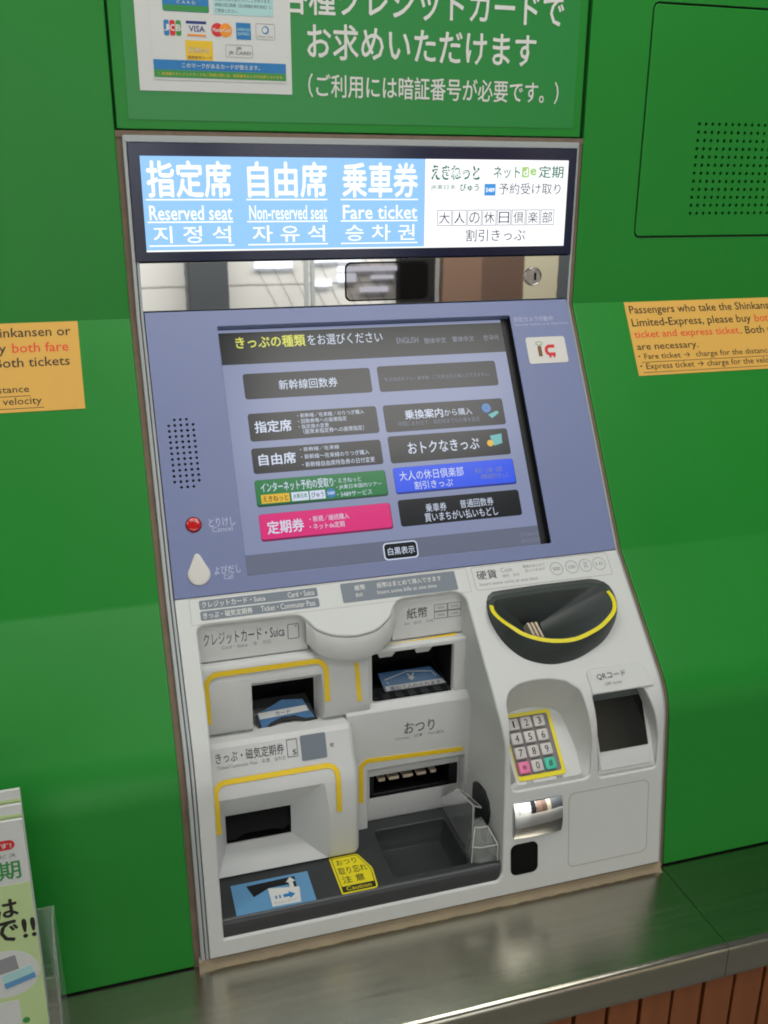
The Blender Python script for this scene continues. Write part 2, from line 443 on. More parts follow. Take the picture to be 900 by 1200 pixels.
# card poster on the sign
mb = MB()
plate(mb, FA, rect(-268, -91, -300, -43), .2, 'paper', .5)
poster = tag(mb.build('card_poster'), 'white poster of accepted credit card logos above the machine, left of the white text', 'poster')
mb = MB(); plate(mb, FA, rect(-252, -97, -290, -55), .8, 'paper', .4); ins = mb.build('inner_sheet', poster)
mb = MB()
o = 1.35
plate(mb, FA, rrect(-237, -185, -190, -126, 2), o, 'bluep', .1); plate(mb, FA, rrect(-236.5, -185.5, -132.5, -126.4, 1), o+.2, 'greenp', .1)
text(mb, FA, 'VIEW', -230, -190, -160, -139, 'white_ink', o+.4, .04)
text(mb, FA, 'C A R D', -221, -200, -137, -134, 'white_ink', o+.45, 0)
plate(mb, FA, rect(-180, -111, -190, -125), o, 'teal', .1)
for i, s_ in enumerate(('提携クレジットカードには一部', '自動券売機を使えないことがあります。', '詳細は窓口係員（又は券面の発行会社）に', 'ご照会ください。')):
    x1 = -113 if i < 3 else -152
    text(mb, FA, s_, -178, x1, -149+6*i, -145+6*i, 'ink', o+.2, 0)
for i, (c_, l_) in enumerate((('bluep', 'J'), ('redprint', 'C'), ('greenp', 'B'))):
    plate(mb, FA, rrect(-237+6.7*i, -231+6.7*i, -117, -101, 2), o, c_, .1); text(mb, FA, l_, -236.4+6.7*i, -231.6+6.7*i, -112.5, -106, 'white_ink', o+.2, .04)
plate(mb, FA, rect(-212, -189, -117, -101), o, 'paper', .15); plate(mb, FA, rect(-212, -189, -117, -114), o+.2, 'navy', .1); plate(mb, FA, rect(-211, -190, -103.5, -101.5), o+.2, 'orange', .1)
text(mb, FA, 'VISA', -209, -191, -112, -106, 'navy', o+.3, .03)
plate(mb, FA, circle(-176.5, -109, 7.2, 20), o, 'redprint', .1); plate(mb, FA, circle(-167, -109, 7.2, 20), o+.15, 'orange', .1)
text(mb, FA, 'MasterCard', -182, -161.5, -111, -107, 'white_ink', o+.4, .02)
plate(mb, FA, rect(-155, -138, -117.5, -100), o, 'bluep', .1); text(mb, FA, 'AMERICAN', -154, -139, -112, -109, 'teal', o+.2, .02); text(mb, FA, 'EXPRESS', -153, -140, -107.5, -104.5, 'teal', o+.2, .02)
outline(mb, FA, rrect(-132, -110, -117.5, -101, 1.5), .5, o+.1, 'ink2'); plate(mb, FA, circle(-121, -111, 4.2), o, 'bluep', .1); plate(mb, FA, circle(-121.5, -111, 3), o+.2, 'paper', .1)
text(mb, FA, 'Diners Club', -130, -112, -105.5, -103, 'ink2', o+.2)
plate(mb, FA, rect(-214, -183, -97, -76.5), o, 'yelp', .1); text(mb, FA, 'えきねっと', -210, -187, -90, -84, 'brownp', o+.2, .07); text(mb, FA, 'えきねっと', -210, -187, -90, -84, 'white_ink', o+.3, .01)
text(mb, FA, '提携専用カード', -212, -185, -81, -77.5, 'brownp', o+.2, .02)
outline(mb, FA, rrect(-168, -137, -94, -81, 1.5), .5, o+.1, 'ink2'); text(mb, FA, 'JR', -156, -149, -92, -88.5, 'ink', o+.1, .03); text(mb, FA, 'JR CARD', -165, -139, -87.5, -83, 'ink', o+.1, .01)
plate(mb, FA, rect(-251, -98, -76, -65.5), o, 'bluep', .1); text(mb, FA, 'このマークがあるカードが使えます。', -219, -129, -73.2, -68, 'white_ink', o+.2, .01)
plate(mb, FA, rect(-251, -98, -65.3, -57.5), o, 'greenp', .1); text(mb, FA, '！券売機でクレジットカードをご利用の際には、暗証番号の入力が必要となります。', -246, -101, -63, -59.5, 'yelp', o+.2, 0)
mb.build('print', poster)

# orange notices
def notice(x0, label):
    W = 286
    mb = MB()
    Fn = Frame(FB.d, FB.z, FB.dd, FB.dz, x0)
    plate(mb, Fn, rect(0, W, 1, 112), .3, 'orange_paper', .35)
    n = mb.build('paper_notice')
    mb = MB(); o = .8
    text(mb, Fn, 'Passengers who take the Shinkansen or', 6, W-9, 7, 22.5, 'black_ink', o, .012)
    text(mb, Fn, 'Limited-Express, please buy', 6, 203, 26.5, 42, 'black_ink', o, .012); text(mb, Fn, 'both fare', 210, 273, 26.5, 38.5, 'red_ink', o, .012)
    text(mb, Fn, 'ticket and express ticket', 6, 178, 45, 59, 'red_ink', o, .012); text(mb, Fn, '. Both tickets', 180, 273, 45, 56.5, 'black_ink', o, .012)
    text(mb, Fn, 'are necessary.', 6, 105, 67, 77, 'black_ink', o, .012)
    text(mb, Fn, '・Fare ticket →  charge for the distance', 5, 225, 79.5, 90.5, 'black_ink', o, .006)
    text(mb, Fn, '・Express ticket → charge for the velocity', 5, 238, 94, 105.5, 'black_ink', o, .006)
    plate(mb, Fn, rect(8, 226, 92, 92.7), o-.2, 'black_ink', .2); plate(mb, Fn, rect(8, 240, 107.2, 107.9), o-.2, 'black_ink', .2)
    mb.build('lettering', n)
    tag(n, label, 'notice', 'orange notices taped to the green wall')
notice(380, 'orange paper notice in English, taped right of the ticket machine')
notice(-362-286, 'orange paper notice taped left of the ticket machine, cut off by the picture edge')

# ------------------------------------------------------------------ ticket machine
TM = tag(empty('ticket_machine'), 'cream and lilac ticket vending machine with lit header and touch screen in the green wall', 'ticket machine')
# backing, sealant, frame
mb = MB()
rows = [-214.8, 0, LB]+knee+[END]
for x0, x1, off, k in ((-299.9, -292, -2, 'caulk'), (292, 299.9, -2, 'caulk')):
    loft(mb, [[FP(x0, S, off) for S in rows], [FP((x0+x1)/2, S, off+.6) for S in rows], [FP(x1, S, off) for S in rows]], k, closed=False)
mb.add([FA(-300, 0, -1), FA(300, 0, -1), FA(300, 7, -.5), FA(-300, 7, -.5)], [(0, 1, 2, 3)], 'caulk')
mb.build('sealant_joint', TM)
mb = MB()
loft(mb, [[FP(-296, S, -14) for S in rows[:3]], [FP(296, S, -14) for S in rows[:3]]], 'void', closed=False)
for xa, xb in ((-296, -282), (288, 296)): loft(mb, [[FP(xa, S, -5) for S in rows[2:]], [FP(xb, S, -5) for S in rows[2:]]], 'void', closed=False)
mb.build('dark_inner_case', TM)
mb = MB()
for x0, x1 in ((-292.5, -288.2), (-287.2, -283.8), (289.5, 292.5)):
    rr = [[(x0, -6), (x0, 3.4), (x0+.6, 4), (x1-.6, 4), (x1, 3.4), (x1, -6)]][0]
    loft(mb, [[FP(x, S, o) for x, o in rr] for S in [-214.8+5.5]+rows[1:-1]+[END-11]], 'frame', closed=False)
slab(mb, FA, rect(-291, 291, 5, 12.5), [], 4.4, 'frame', r=.6, depth=8)
mb.build('outer_frame', TM)
# header
mb = MB()
slab(mb, FA, rrect(-288, 289.3, 12.8, 147.6, 1.5), [], 5.2, 'bezel', r=.8, depth=10)
hd = mb.build('header_display', TM)
mb = MB(); o = 5.3
plate(mb, FA, rect(-274.5, 76.6, 27.5, 135), o, 'lit_blue', .15); plate(mb, FA, rect(77, 277.5, 27.5, 135), o, 'lit_white', .15)
plate(mb, FA, rect(-274.5, 277.5, 134.2, 136), o, 'lit_white', .2)
mb.build('backlit_panel', hd)
mb = MB(); o = 5.7
for x0, x1, a_, b_, c_ in ((-268, -170, '指定席', 'Reserved seat', '지 정 석'), (-149, -52, '自由席', 'Non-reserved seat', '자 유 석'), (-31, 67, '乗車券', 'Fare ticket', '승 차 권')):
    text(mb, FA, a_, x0, x1, 33, 73, 'lit_white', o, .035); text(mb, FA, b_, x0, x1, 83, 99.5, 'lit_white', o, .018); text(mb, FA, c_, x0+3, x1-3, 106.5, 126, 'lit_white', o, .012)
    for s_ in (75.4, 101, 128.3): plate(mb, FA, rect(x0-3, x1+1, s_, s_+1.6), o-.2, 'lit_white', .15)
text(mb, FA, 'えきねっと', 86, 151, 35.5, 51.5, 'lit_green', o, .09); text(mb, FA, 'えきねっと', 88, 149, 37, 50, 'lit_white', o+.2, .015)
text(mb, FA, 'JR東日本', 85, 119, 58, 65, 'lit_green', o); text(mb, FA, 'びゅう', 125, 151, 57, 66, 'lit_green', o, .03)
plate(mb, FA, rect(159, 174.5, 57, 71.5), o-.1, 'lit_sq', .15); text(mb, FA, '5489', 161, 173, 62, 67, 'lit_white', o+.2, .04)
text(mb, FA, 'ネット', 171, 208, 35.5, 50, 'lit_green', o, .015); plate(mb, FA, rrect(211, 221, 36, 49, 2), o-.1, 'lit_lime', .15); text(mb, FA, 'd', 213, 219, 38, 47, 'lit_white', o+.2, .02); text(mb, FA, 'e', 223, 231, 38, 46, 'lit_lime', o, .05); text(mb, FA, '定期', 235, 270.5, 34.5, 49.5, 'lit_green', o, .015)
text(mb, FA, '予約受け取り', 179, 268, 56, 70, 'lit_dark', o)
plate(mb, FA, rect(77, 277, 79.2, 79.8), o-.2, 'lit_line', .1)
for i, ch in enumerate('大人の休日倶楽部'):
    xa = 95+20.9*i; outline(mb, FA, rect(xa, xa+19, 89.5, 108.5), .7, o, 'lit_dark'); text(mb, FA, ch, xa+2.2, xa+16.8, 91.8, 106.2, 'lit_dark', o, 0)
text(mb, FA, '割引きっぷ', 135, 220, 113.5, 129, 'lit_dark', o, 0)
mb.build('lettering', hd)
# polished strip
mb = MB()
slab(mb, FA, rect(-287.5, 289.3, 148.6, 206.8), [], 3.2, 'mirrorsteel', r=.8, depth=8)
ms = mb.build('polished_strip', TM)
mb = MB(); plate(mb, FA, rrect(-29, 85, 152.5, 202, 8), 3.4, 'void', .3); plate(mb, FA, rrect(-27, 83, 154.5, 200, 7), 3.9, 'darkmirror', .4)
cw = mb.build('camera_window', ms)
mb = MB()
loft(mb, [[FA(x, y, of) for x, y in circle(235, 176, r_, 28)] for r_, of in ((12.5, 3), (12.5, 5.4), (11.3, 6), (10.6, 5.4))], 'lockmetal')
fill(mb, FA, circle(235, 176, 10.6, 28), [rrect(236.5, 239.5, 171, 181, .8)], 5.4, 'lockmetal')
fill(mb, FA, circle(235, 176, 10, 20), [], 3.6, 'void')
mb.build('key_lock', ms)
# lilac screen panel
mb = MB()
opening = rrect(-196, 199, 17, 333.5, 1.5)
sp = []
for r in range(13):
    for c in range(5):
        if r in (0, 12) and c in (0, 4): continue
        sp.append(circle(-268.3+7.2*c+(.2*r*0), 135+7*r, 1.75, 10))
fill(mb, FB, offset(rect(-283, 288.6, -4.8, 351.5), -1), [offset(opening, .8)]+sp+[circle(-252, 265.5, 9.6, 24)], 6, 'blue')
loft(mb, edge_rings(FB, rect(-283, 288.6, -4.8, 351.5), 6, 1, 10, False), 'blue')
er = edge_rings(FB, opening, 6, .8, 11.5, True); loft(mb, er, 'blue')
for h in sp: loft(mb, [[FB(x, y, 6) for x, y in h], [FB(x, y, 1) for x, y in h]], 'black')
h = circle(-252, 265.5, 9.6, 24); loft(mb, [[FB(x, y, 6) for x, y in h], [FB(x, y, 1) for x, y in h]], 'black')
pan = mb.build('screen_panel', TM, wn=True)
mb = MB(); fill(mb, FB, rect(-272, -236, 130, 280), [], 2.2, 'void'); mb.build('speaker_backing', pan)
mb = MB(); o = 6.25
text(mb, FB, 'とりけし', -234, -203, 260, 270.5, 'lilac_ink', o, .02); text(mb, FB, 'Cancel', -231, -207, 270.8, 277, 'lilac_ink', o)
text(mb, FB, 'よびだし', -234, -203, 318, 328, 'lilac_ink', o, .02); text(mb, FB, 'Call', -224, -213, 328.5, 334.5, 'lilac_ink', o)
text(mb, FB, '防犯カメラ作動中', 204, 262, 19.5, 27, 'lilac_ink', o); text(mb, FB, 'Security System is in Operation', 204, 284, 29, 33.5, 'lilac_ink', o)
mb.build('lettering', pan)
def dome(name, F, cx, cy, r, off, h, k, parent, outline_fn=None):
    mb = MB(); rings = []
    for sc, hh in ((1, 0), (1, .55), (.96, .8), (.86, .95), (.6, 1.0), (.25, 1.03)):
        ring = outline_fn(sc) if outline_fn else circle(cx, cy, r*sc, 32)
        rings.append([F(x, y, off+h*hh) for x, y in ring])
    loft(mb, rings, k); c = rings[-1]; mb.add(c, [tuple(range(len(c)))], k)
    return mb.build(name, parent, angle=50)
cb = dome('cancel_button', FB, -252, 265.5, 8.9, 3, 6.2, 'red', pan)
mb = MB(); text(mb, FB, 'CANCEL', -256, -248, 260.5, 262.3, 'white_ink', 9.3); mb.build('lettering', cb)
def drop(sc):
    cx, cy, r = -252, 325.3, 13.2; pts = []
    for i in range(-6, 25):
        a = R(-30+i*0) if False else R(-38+ (256)*(i+6)/30); pts.append((cx+r*math.cos(a), cy+r*math.sin(a)))
    pts += [(cx-3.2, 302.4), (cx-1.2, 300.6), (cx+1.2, 300.6), (cx+3.2, 302.4)]
    return [(cx+(x-cx)*sc, 322+(y-322)*sc) for x, y in pts]
dome('call_button', FB, 0, 0, 0, 5.8, 2.6, 'white', pan, drop)
mb = MB()
plate(mb, FB, rrect(215.5, 273.5, 50, 88, 3.5), 6, 'white', .6)
ic = mb.build('card_sticker', pan)
mb = MB(); o = 6.8
plate(mb, FB, rrect(231, 236.5, 63, 78, 1), o, 'brownp', .1); outline(mb, FB, [(229+9*.5*(1+math.cos(a))*1.1, 59.5+2.4*math.sin(a)) for a in [i*math.pi/8 for i in range(16)]], .8, o+.1, 'greenp')
strip(mb, FB, [(256, 64), (247, 64), (244, 66), (243, 70), (244, 73.5), (247, 75.5), (256, 75.5)], 4.6, o, 'redprint', .1)
plate(mb, FB, circle(247.5, 79, 1.6, 10), o+.2, 'redprint', .1); plate(mb, FB, circle(253.5, 79, 1.6, 10), o+.2, 'redprint', .1)
mb.build('card_logo', ic)
# touch screen
mb = MB(); fill(mb, FB, rect(-197, 200, 15, 335), [], -5, 'black')
mb.add([FB(198.7, 17, 5), FB(198.7, 333, 5), FB(198.7, 333, -5), FB(198.7, 17, -5)], [(0, 1, 2, 3)], 'black')
ts = mb.build('touch_screen', TM)
mb = MB(); fill(mb, FB, rect(-195.5, 189, 18, 306.8), [], -4.6, 's_bg'); fill(mb, FB, rect(-195.5, 189, 306.8, 332.8), [], -4.6, 's_bar'); fill(mb, FB, rect(-195.5, 189, 22, 64.5), [], -4.45, 's_head')
mb.build('screen_image', ts)
SO = -4.3
mb = MB()
text(mb, FB, 'きっぷの種類', -174.5, -85.5, 28, 43.5, 's_yel', SO, .03); text(mb, FB, 'をお選びください', -82, 18, 28.5, 43, 's_txt', SO, 0)
text(mb, FB, 'ENGLISH', 37, 67, 38, 46, 's_dim', SO, .01); text(mb, FB, '簡体中文', 75, 106, 40, 48, 's_dim', SO, .01); text(mb, FB, '繁体中文', 115, 146, 39.5, 47.5, 's_dim', SO, .01); text(mb, FB, '한국어', 160, 181, 39.5, 47.5, 's_dim', SO, .01)
text(mb, FB, '2726417', 162, 188, 315, 319.5, 's_dim', SO); text(mb, FB, '0010233', 162, 188, 323, 328, 's_dim', SO)
mb.build('lettering', ts)
def button(poly, k, texts, ek=None, extra=None):
    x0, x1, s0, s1 = poly; mb = MB()
    if ek:
        plate(mb, FB, rrect(x0, x1, s0, s1, 3.5), -4.5, ek, .25); plate(mb, FB, rrect(x0+.4, x1-1, s0+.3, s1-2.6, 3), -4.25, k, .2)
    else: plate(mb, FB, rrect(x0, x1, s0, s1, 3.5), -4.5, k, .3)
    if extra: extra(mb)
    for t in texts:
        s_, a_, b_, c_, d_ = t[:5]; text(mb, FB, s_, a_, b_, c_, d_, t[5] if len(t) > 5 else 's_txt', -3.75, t[6] if len(t) > 6 else 0)
    return mb.build('menu_button', ts)
D = 's_dim'
button((-171, -6, 77.5, 111), 's_dark', [('新幹線回数券', -127, -51, 88, 101, 's_txt', .008)])
button((-171, -5, 130, 166), 's_dark', [('指定席', -164, -118, 140.5, 155.5, 's_txt', .03), ('・新幹線／在来線／のりつぎ購入', -109, -22, 133.5, 139.5), ('・回数券等への座席指定', -109, -46, 141, 147), ('・指定席の変更', -109, -70, 148.3, 154), ('（座席未指定券への座席指定）', -104, -25, 154.5, 161)])
button((-172, -6, 175, 207.5), 's_dark', [('自由席', -164, -118, 183, 197.5, 's_txt', .03), ('・新幹線／在来線', -111, -61, 177.8, 183.5), ('・新幹線～在来線のりつぎ購入', -111, -23, 187, 193.5), ('・新幹線自由席特急券の日付変更', -111, -17, 197, 204)])
def badges(mb):
    for x0, x1, s_, k, tk in ((-167, -132, 'えきねっと', 's_yb', 's_dark'), (-129.5, -108, 'JR東日本', 's_txt', 's_green'), (-106.5, -87, 'びゅう', 's_txt', 's_dark')):
        plate(mb, FB, rect(x0, x1, 234.5, 245.5), -4, k, .15); text(mb, FB, s_, x0+2, x1-2, 236.5, 243.5, tk, -3.7, .02)
    plate(mb, FB, circle(-79.5, 239.5, 5.8, 20), -4, 's_icon', .15); text(mb, FB, '5489', -84, -75, 237.5, 241.5, 's_txt', -3.7, .03)
button((-173, -6, 215.5, 249.5), 's_green', [('インターネット予約の受取り', -166, -75, 219.5, 231.5, 's_txt', .02), ('・えきねっと', -73, -39, 221.5, 227.5), ('・JR東日本国内ツアー', -72, -13, 230, 236.5), ('・5489サービス', -72, -27, 238.8, 245.5)], 's_green2', badges)
button((-173, -6, 258.5, 292.5), 's_pink', [('定期券', -164, -119, 268, 284, 's_txt', .03), ('・新規／継続購入', -111, -61, 266.5, 274), ('・ネットde定期', -112, -68, 276, 283.5)], 's_pink2')
button((4, 170, 76.5, 111.5), 's_dark', [('総武線週末フリー乗車券（ご利用当日の購入はできません）', 12, 159, 92.5, 98.5, D)])
def icon1(mb): plate(mb, FB, circle(146, 142.5, 6.5, 20), -4, 's_icon', .15); outline(mb, FB, circle(146, 142.5, 4, 16), .8, -3.75, 's_dim'); plate(mb, FB, [(147, 152), (160, 147), (163, 150), (152, 157)], -4, 's_icon2', .15)
def icon2(mb): plate(mb, FB, [(144, 181), (161, 179), (160, 192), (148, 195)], -4, 's_icon2', .15); plate(mb, FB, circle(143, 191, 4.5, 14), -3.9, 's_yb', .15)
button((4, 170.5, 130, 166.5), 's_dark', [('乗換案内', 32, 84, 138.5, 151, 's_txt', .02), ('から購入', 86, 125, 140.5, 150, 's_txt', 0), ('時間にあわせて　目的地までの列車を設定', 21, 134, 153.5, 160, D)], None, icon1)
button((4, 170, 172, 208), 's_dark', [('おトクなきっぷ', 29, 127, 182, 197.5, 's_txt', .015)], None, icon2)
button((4.5, 170.5, 214, 249), 's_blue', [('大人の休日倶楽部', 12, 99, 219.5, 232, 's_txt', .005), ('割引きっぷ', 30, 82, 234, 244.5, 's_txt', .005), ('東北・上越・北陸', 115, 153, 223.5, 230.5, D), ('新幹線割引きっぷ', 122, 160, 232, 239, D)], 's_blue2')
button((4.5, 170.5, 256.5, 291), 's_dark', [('乗車券', 40, 68, 264.5, 275.5), ('普通回数券', 87, 133, 263.5, 274.5), ('買いまちがい払いもどし', 37, 137, 276.5, 288, 's_txt', .005)])
mb = MB(); plate(mb, FB, rrect(-23.5, 21.5, 309.5, 331.5, 5), -4.5, 's_txt', .2); plate(mb, FB, rrect(-22, 20, 311, 330, 4), -4.25, 's_dark', .2)
text(mb, FB, '白黒表示', -18, 17, 316, 325.5, 's_txt', -3.9, .01); mb.build('menu_button', ts)

# ------------------------------------------------------------------ cream front panel with its openings
rec = roundpoly([(-262, 40), (-256, 36), (-143, 37), (-134, 46), (-126, 58), (-108, 68), (-79, 73), (-52, 68), (-33, 54), (-26, 40), (-16, 32.5), (56, 31), (67, 40), (70, 182), (76, DS+35), (72, DS+196), (66, DS+205), (-266, DS+205), (-266, DS+120), (-264, DS), (-262, 120)],
                [7, 7, 8, 5, 5, 8, 12, 8, 5, 6, 6, 8, 8, 2, 6, 4, 3, 2, 1, 1, 1])
rec = ksplit(rec)
keyrec = ksplit(roundpoly([(84, 178), (90, 166), (104, 158.5), (124, 156), (146, 157.5), (166, 163), (181, 175), (186, DS+8), (190, DS+43), (188, DS+90), (84, DS+90), (82, DS+30)], [3, 5, 5, 5, 5, 5, 6, 8, 8, 8, 8, 6]))
qrrec = ksplit(roundpoly([(195, 184), (266, 184), (276, DS+18), (282, DS+50), (280, DS+92), (200, DS+92), (198, DS+40)], [3, 5, 6, 8, 5, 5, 3]))
bowlo = densify(roundpoly([(90, 52), (98, 37.5), (164, 36), (244, 36), (263, 46), (268, 71), (259, 94), (233, 121), (190, 139), (153, 142), (119, 130), (98, 105), (89, 76)], [10, 10, 4, 10, 12, 14, 14, 16, 16, 16, 16, 16, 14], 5), 8)
minor = rrect(84.5, 151, DS+103, DS+154, 7); sens = rrect(82.5, 118.5, DS+160, DS+201.5, 8)
mb = MB()
outer = rect(-283, 289, 1, DS+226); out2 = ksplit(outer)
fill(mb, FCD, offset(out2, -1), [offset(rec, 2.5), offset(keyrec, 2), offset(qrrec, 2), offset(bowlo, -2)], 6, 'cream', cuts=[LC-KT+KT*2*i/KN for i in range(KN+1)])
out2 = ksplit(outer)
loft(mb, edge_rings(FCD, out2, 6, 1, 14, False), 'cream')
# recess: rounded rim then walls running straight back
rr = edge_rings(FCD, rec, 6, 2.5, 3.5, True)
back = []
for (x, s_), p in zip(rec, rr[-1]):
    z = p[2]*1000; xb = x
    if x > 60: xb = x-11
    back.append(V(xb, 140, z-22 if z < 60 else z))
mid = [(p[0], p[1]+.001, p[2]-.022) if p[2] < .04 else p for p in rr[-1]]
loft(mb, rr+[mid, back], 'cream')
# keypad recess
FK = Frame(338+56, 154-56, -.7071*-1, .7071*-1)
FK = Frame(338-94*.7071, 154+94*.7071, .7071, -.7071)   # t = 0 at the top of the key plate, 94 at the bottom
rk = edge_rings(FCD, keyrec, 6, 2, 3, True)
smin, smax = min(p[1] for p in keyrec), max(p[1] for p in keyrec)
inner = [(136+(x-136)*(.80 if x > 136 else .84), 4+(s_-smin)/(smax-smin)*90) for x, s_ in keyrec]
loft(mb, rk+[[FK(x, t, 0) for x, t in inner]], 'cream'); fill(mb, FK, inner, [], 0, 'cream')
# code reader recess
FQ = Frame(339-106*math.sin(R(25)), 150+106*math.cos(R(25)), math.sin(R(25)), -math.cos(R(25)))
rq = edge_rings(FCD, qrrec, 6, 2, 3, True)
smin, smax = min(p[1] for p in qrrec), max(p[1] for p in qrrec)
innq = [(239+(x-239)*.94, 1+(s_-smin)/(smax-smin)*105) for x, s_ in qrrec]
loft(mb, rq+[[FQ(x, t, 0) for x, t in innq]], 'cream'); fill(mb, FQ, innq, [], 0, 'cream')
fp = mb.build('front_panel', TM, angle=40)
# small service hatch outline on the lower right and label field outlines
mb = MB()
outline(mb, FCD, rrect(160, 270, DS+106, DS+206, 8), .8, 6.15, 'outline'); mb.build('hatch_outline', fp); mb = MB()
outline(mb, FCD, rrect(83, 273, 2.8, 34, 3), .6, 6.15, 'outline'); outline(mb, FCD, rect(-267, 76, 2.8, 34.5), .4, 6.15, 'outline')
mb.build('label_outline', fp)
# printed plates
def label_plate(poly, texts):
    mb = MB(); plate(mb, FCD, poly, 6.05, 'plate', .3)
    for t in texts: text(mb, FCD, *t[:5], 'white_ink', 6.55, t[5] if len(t) > 5 else 0)
    mb.build('printed_plate', fp)
label_plate(rrect(-256, -116, 5.5, 16.8, 2), [('クレジットカード・Suica', -253, -179, 7.5, 15, .012), ('Card・Suica', -152, -120, 7.8, 14.5, .01)])
label_plate(rrect(-256, -116, 18.8, 30.2, 2), [('きっぷ・磁気定期券', -253, -196, 20.8, 28.4, .02), ('Ticket・Commuter Pass', -186, -121, 21, 28, .005)])
label_plate(rrect(-87, 60, 4.5, 29.5, 2), [('紙幣', -70, -57, 8.5, 15.5, .02), ('Bill', -70, -62, 19, 23.5), ('紙幣はまとめて挿入できます', -42, 41, 8.5, 15.5, .01), ('Insert some bills at one time', -43, 33, 18.5, 23.5)])
mb = MB(); o = 6.25
text(mb, FCD, '硬貨', 88, 115, 8.5, 20.5, 'ink', o, .012); text(mb, FCD, 'Coin', 121, 137, 8, 14, 'ink2', o); text(mb, FCD, '硬币　동전', 122, 145, 17, 21, 'ink2', o)
text(mb, FCD, '硬貨はまとめて', 152, 183, 7.5, 11.5, 'ink2', o); text(mb, FCD, '投入できます', 154, 182, 13.5, 17.5, 'ink2', o); text(mb, FCD, 'Insert some coins at one time', 89, 168, 24.5, 29, 'ink2', o)
for x, s_ in ((197.5, '500'), (219, '100'), (239, '5'), (258.5, '10')):
    outline(mb, FCD, circle(x, 17.5, 8.6, 28), .8, o, 'ink2')
    if s_ == '5': text(mb, FCD, '50', x-2.5, x+2.5, 12.5, 16.5, 'ink2', o, .01); text(mb, FCD, '円', x-2.5, x+2.5, 17.5, 22, 'ink2', o, .01)
    else: text(mb, FCD, s_, x-4.8, x+4.8, 15, 20, 'ink2', o, .01)
mb.build('lettering', fp)
# raised plate over the code reader (no code printed)
mb = MB()
slab(mb, FCD, roundpoly([(194, 153.5), (272, 153.5), (280, 184), (195, 184)], [7, 9, 2, 2]), [], 8.2, 'cream', r=1.4, depth=4)
text(mb, FCD, 'QRコード', 206, 245, 160.5, 169, 'ink', 8.4); text(mb, FCD, 'QR code', 214, 237, 172, 176, 'ink2', 8.4)
mb.build('reader_label', fp)
# reader window
mb = MB()
slab(mb, FQ, rect(203.5, 274, 4, 103), [], 1.5, 'module', r=1, depth=3)
plate(mb, FQ, rect(205.5, 272.5, 8, 80), 1.6, 'winglass', .5); plate(mb, FQ, rect(205.5, 272.5, 8, 17.5), 2.2, 'wingrey', .2)
mb.build('reader_window', TM)
# curved mirror, sensor window
mb = MB(); rings = []
mo = rrect(86.5, 149.5, DS+105, DS+152, 6)
loft(mb, [[FCD(x, y, o_) for x, y in q] for q, o_ in ((offset(mo, 1.6), 5.8), (offset(mo, 1), 7.2), (mo, 7.2))], 'frame')
N = 14
gx = [86.5+63*i/N for i in range(N+1)]; gy = [DS+105+47*i/N for i in range(N+1)]
gv = []
for y in gy:
    for x in gx:
        u = (x-118)/31.5; v = (y-DS-128.5)/23.5; gv.append(FCD(x, y, 7+3*(1-u*u)*.6+5*(1-v*v)*.9-.2))
gf = []
for j in range(N):
    for i in range(N):
        cx, cy = (gx[i]+gx[i+1])/2, (gy[j]+gy[j+1])/2
        if inside((cx, cy), mo): gf.append((j*(N+1)+i, (j+1)*(N+1)+i, (j+1)*(N+1)+i+1, j*(N+1)+i+1))
mb.add(gv, gf, 'mirror')
mb.build('convex_mirror', TM, angle=60)
mb = MB(); plate(mb, FCD, sens, 6, 'winglass', .6); mb.build('sensor_window', TM)

# coin bowl
rimo = densify(roundpoly([(89, 57), (99, 44), (164, 42), (240, 42), (255, 49), (260, 72), (251, 92), (224, 112), (183, 124.5), (146, 121), (113, 107), (95, 86), (88, 70)], [10, 8, 4, 8, 10, 14, 14, 16, 16, 16, 16, 16, 14], 5), 8)
def param(poly, n=72):
    cx, cy = 176, 72; out = []
    for i in range(n):
        a = 2*math.pi*i/n; dx, dy = math.cos(a), math.sin(a); best = None
        for j in range(len(poly)):
            x1, y1 = poly[j-1]; x2, y2 = poly[j]; ex, ey = x2-x1, y2-y1; den = dx*ey-dy*ex
            if abs(den) < 1e-9: continue
            t = ((x1-cx)*ey-(y1-cy)*ex)/den; u = ((x1-cx)*dy-(y1-cy)*dx)/den
            if t > 0 and -1e-6 <= u <= 1+1e-6: best = t if best is None else max(best, t)
        out.append((cx+dx*best, cy+dy*best))
    return out
po, pr = param(bowlo), param(rimo)
def hgt(s_): return 8+20*min(1, max(0, (s_-44)/50))
pi_ = offset(pr, -1.2); py_ = offset(pr, -6.2); pc = offset(pr, -8.5)
mb = MB()
R0 = [FC(x, y, 5.5) for x, y in po]; R1 = [FC(x, y, 7.5) for x, y in offset(po, -.8)]; R2 = [FC(x, y, hgt(y)-1.2) for x, y in pr]; R3 = [FC(x, y, hgt(y)) for x, y in pi_]
R4 = [FC(x, y, hgt(y)) for x, y in py_]; R5 = [FC(x, y, hgt(y)-2.5) for x, y in pc]
loft(mb, [R0, R1, R2, R3, R4, R5], 'bowl')
floorq = [(146, 74), (166, 74), (172, 102), (150, 104)]
def nearest(x, y):
    fx = 143+(x-95)/(255-95)*26; fx = min(max(fx, 143), 169); fy = 74+(y-45)/(118-45)*30; fy = min(max(fy, 73), 104)
    if x > 176: fx = 168
    return fx, fy
R6 = [FC(*nearest(x, y), -24 if True else 0) for x, y in pc]
loft(mb, [R5, R6], 'bowl'); mb.add(R6, [tuple(range(len(R6)))], 'void')
bowl = mb.build('coin_bowl', TM, angle=25)
mb = MB()
idx = [i for i in range(len(pr)) if pr[i][1] > 53]
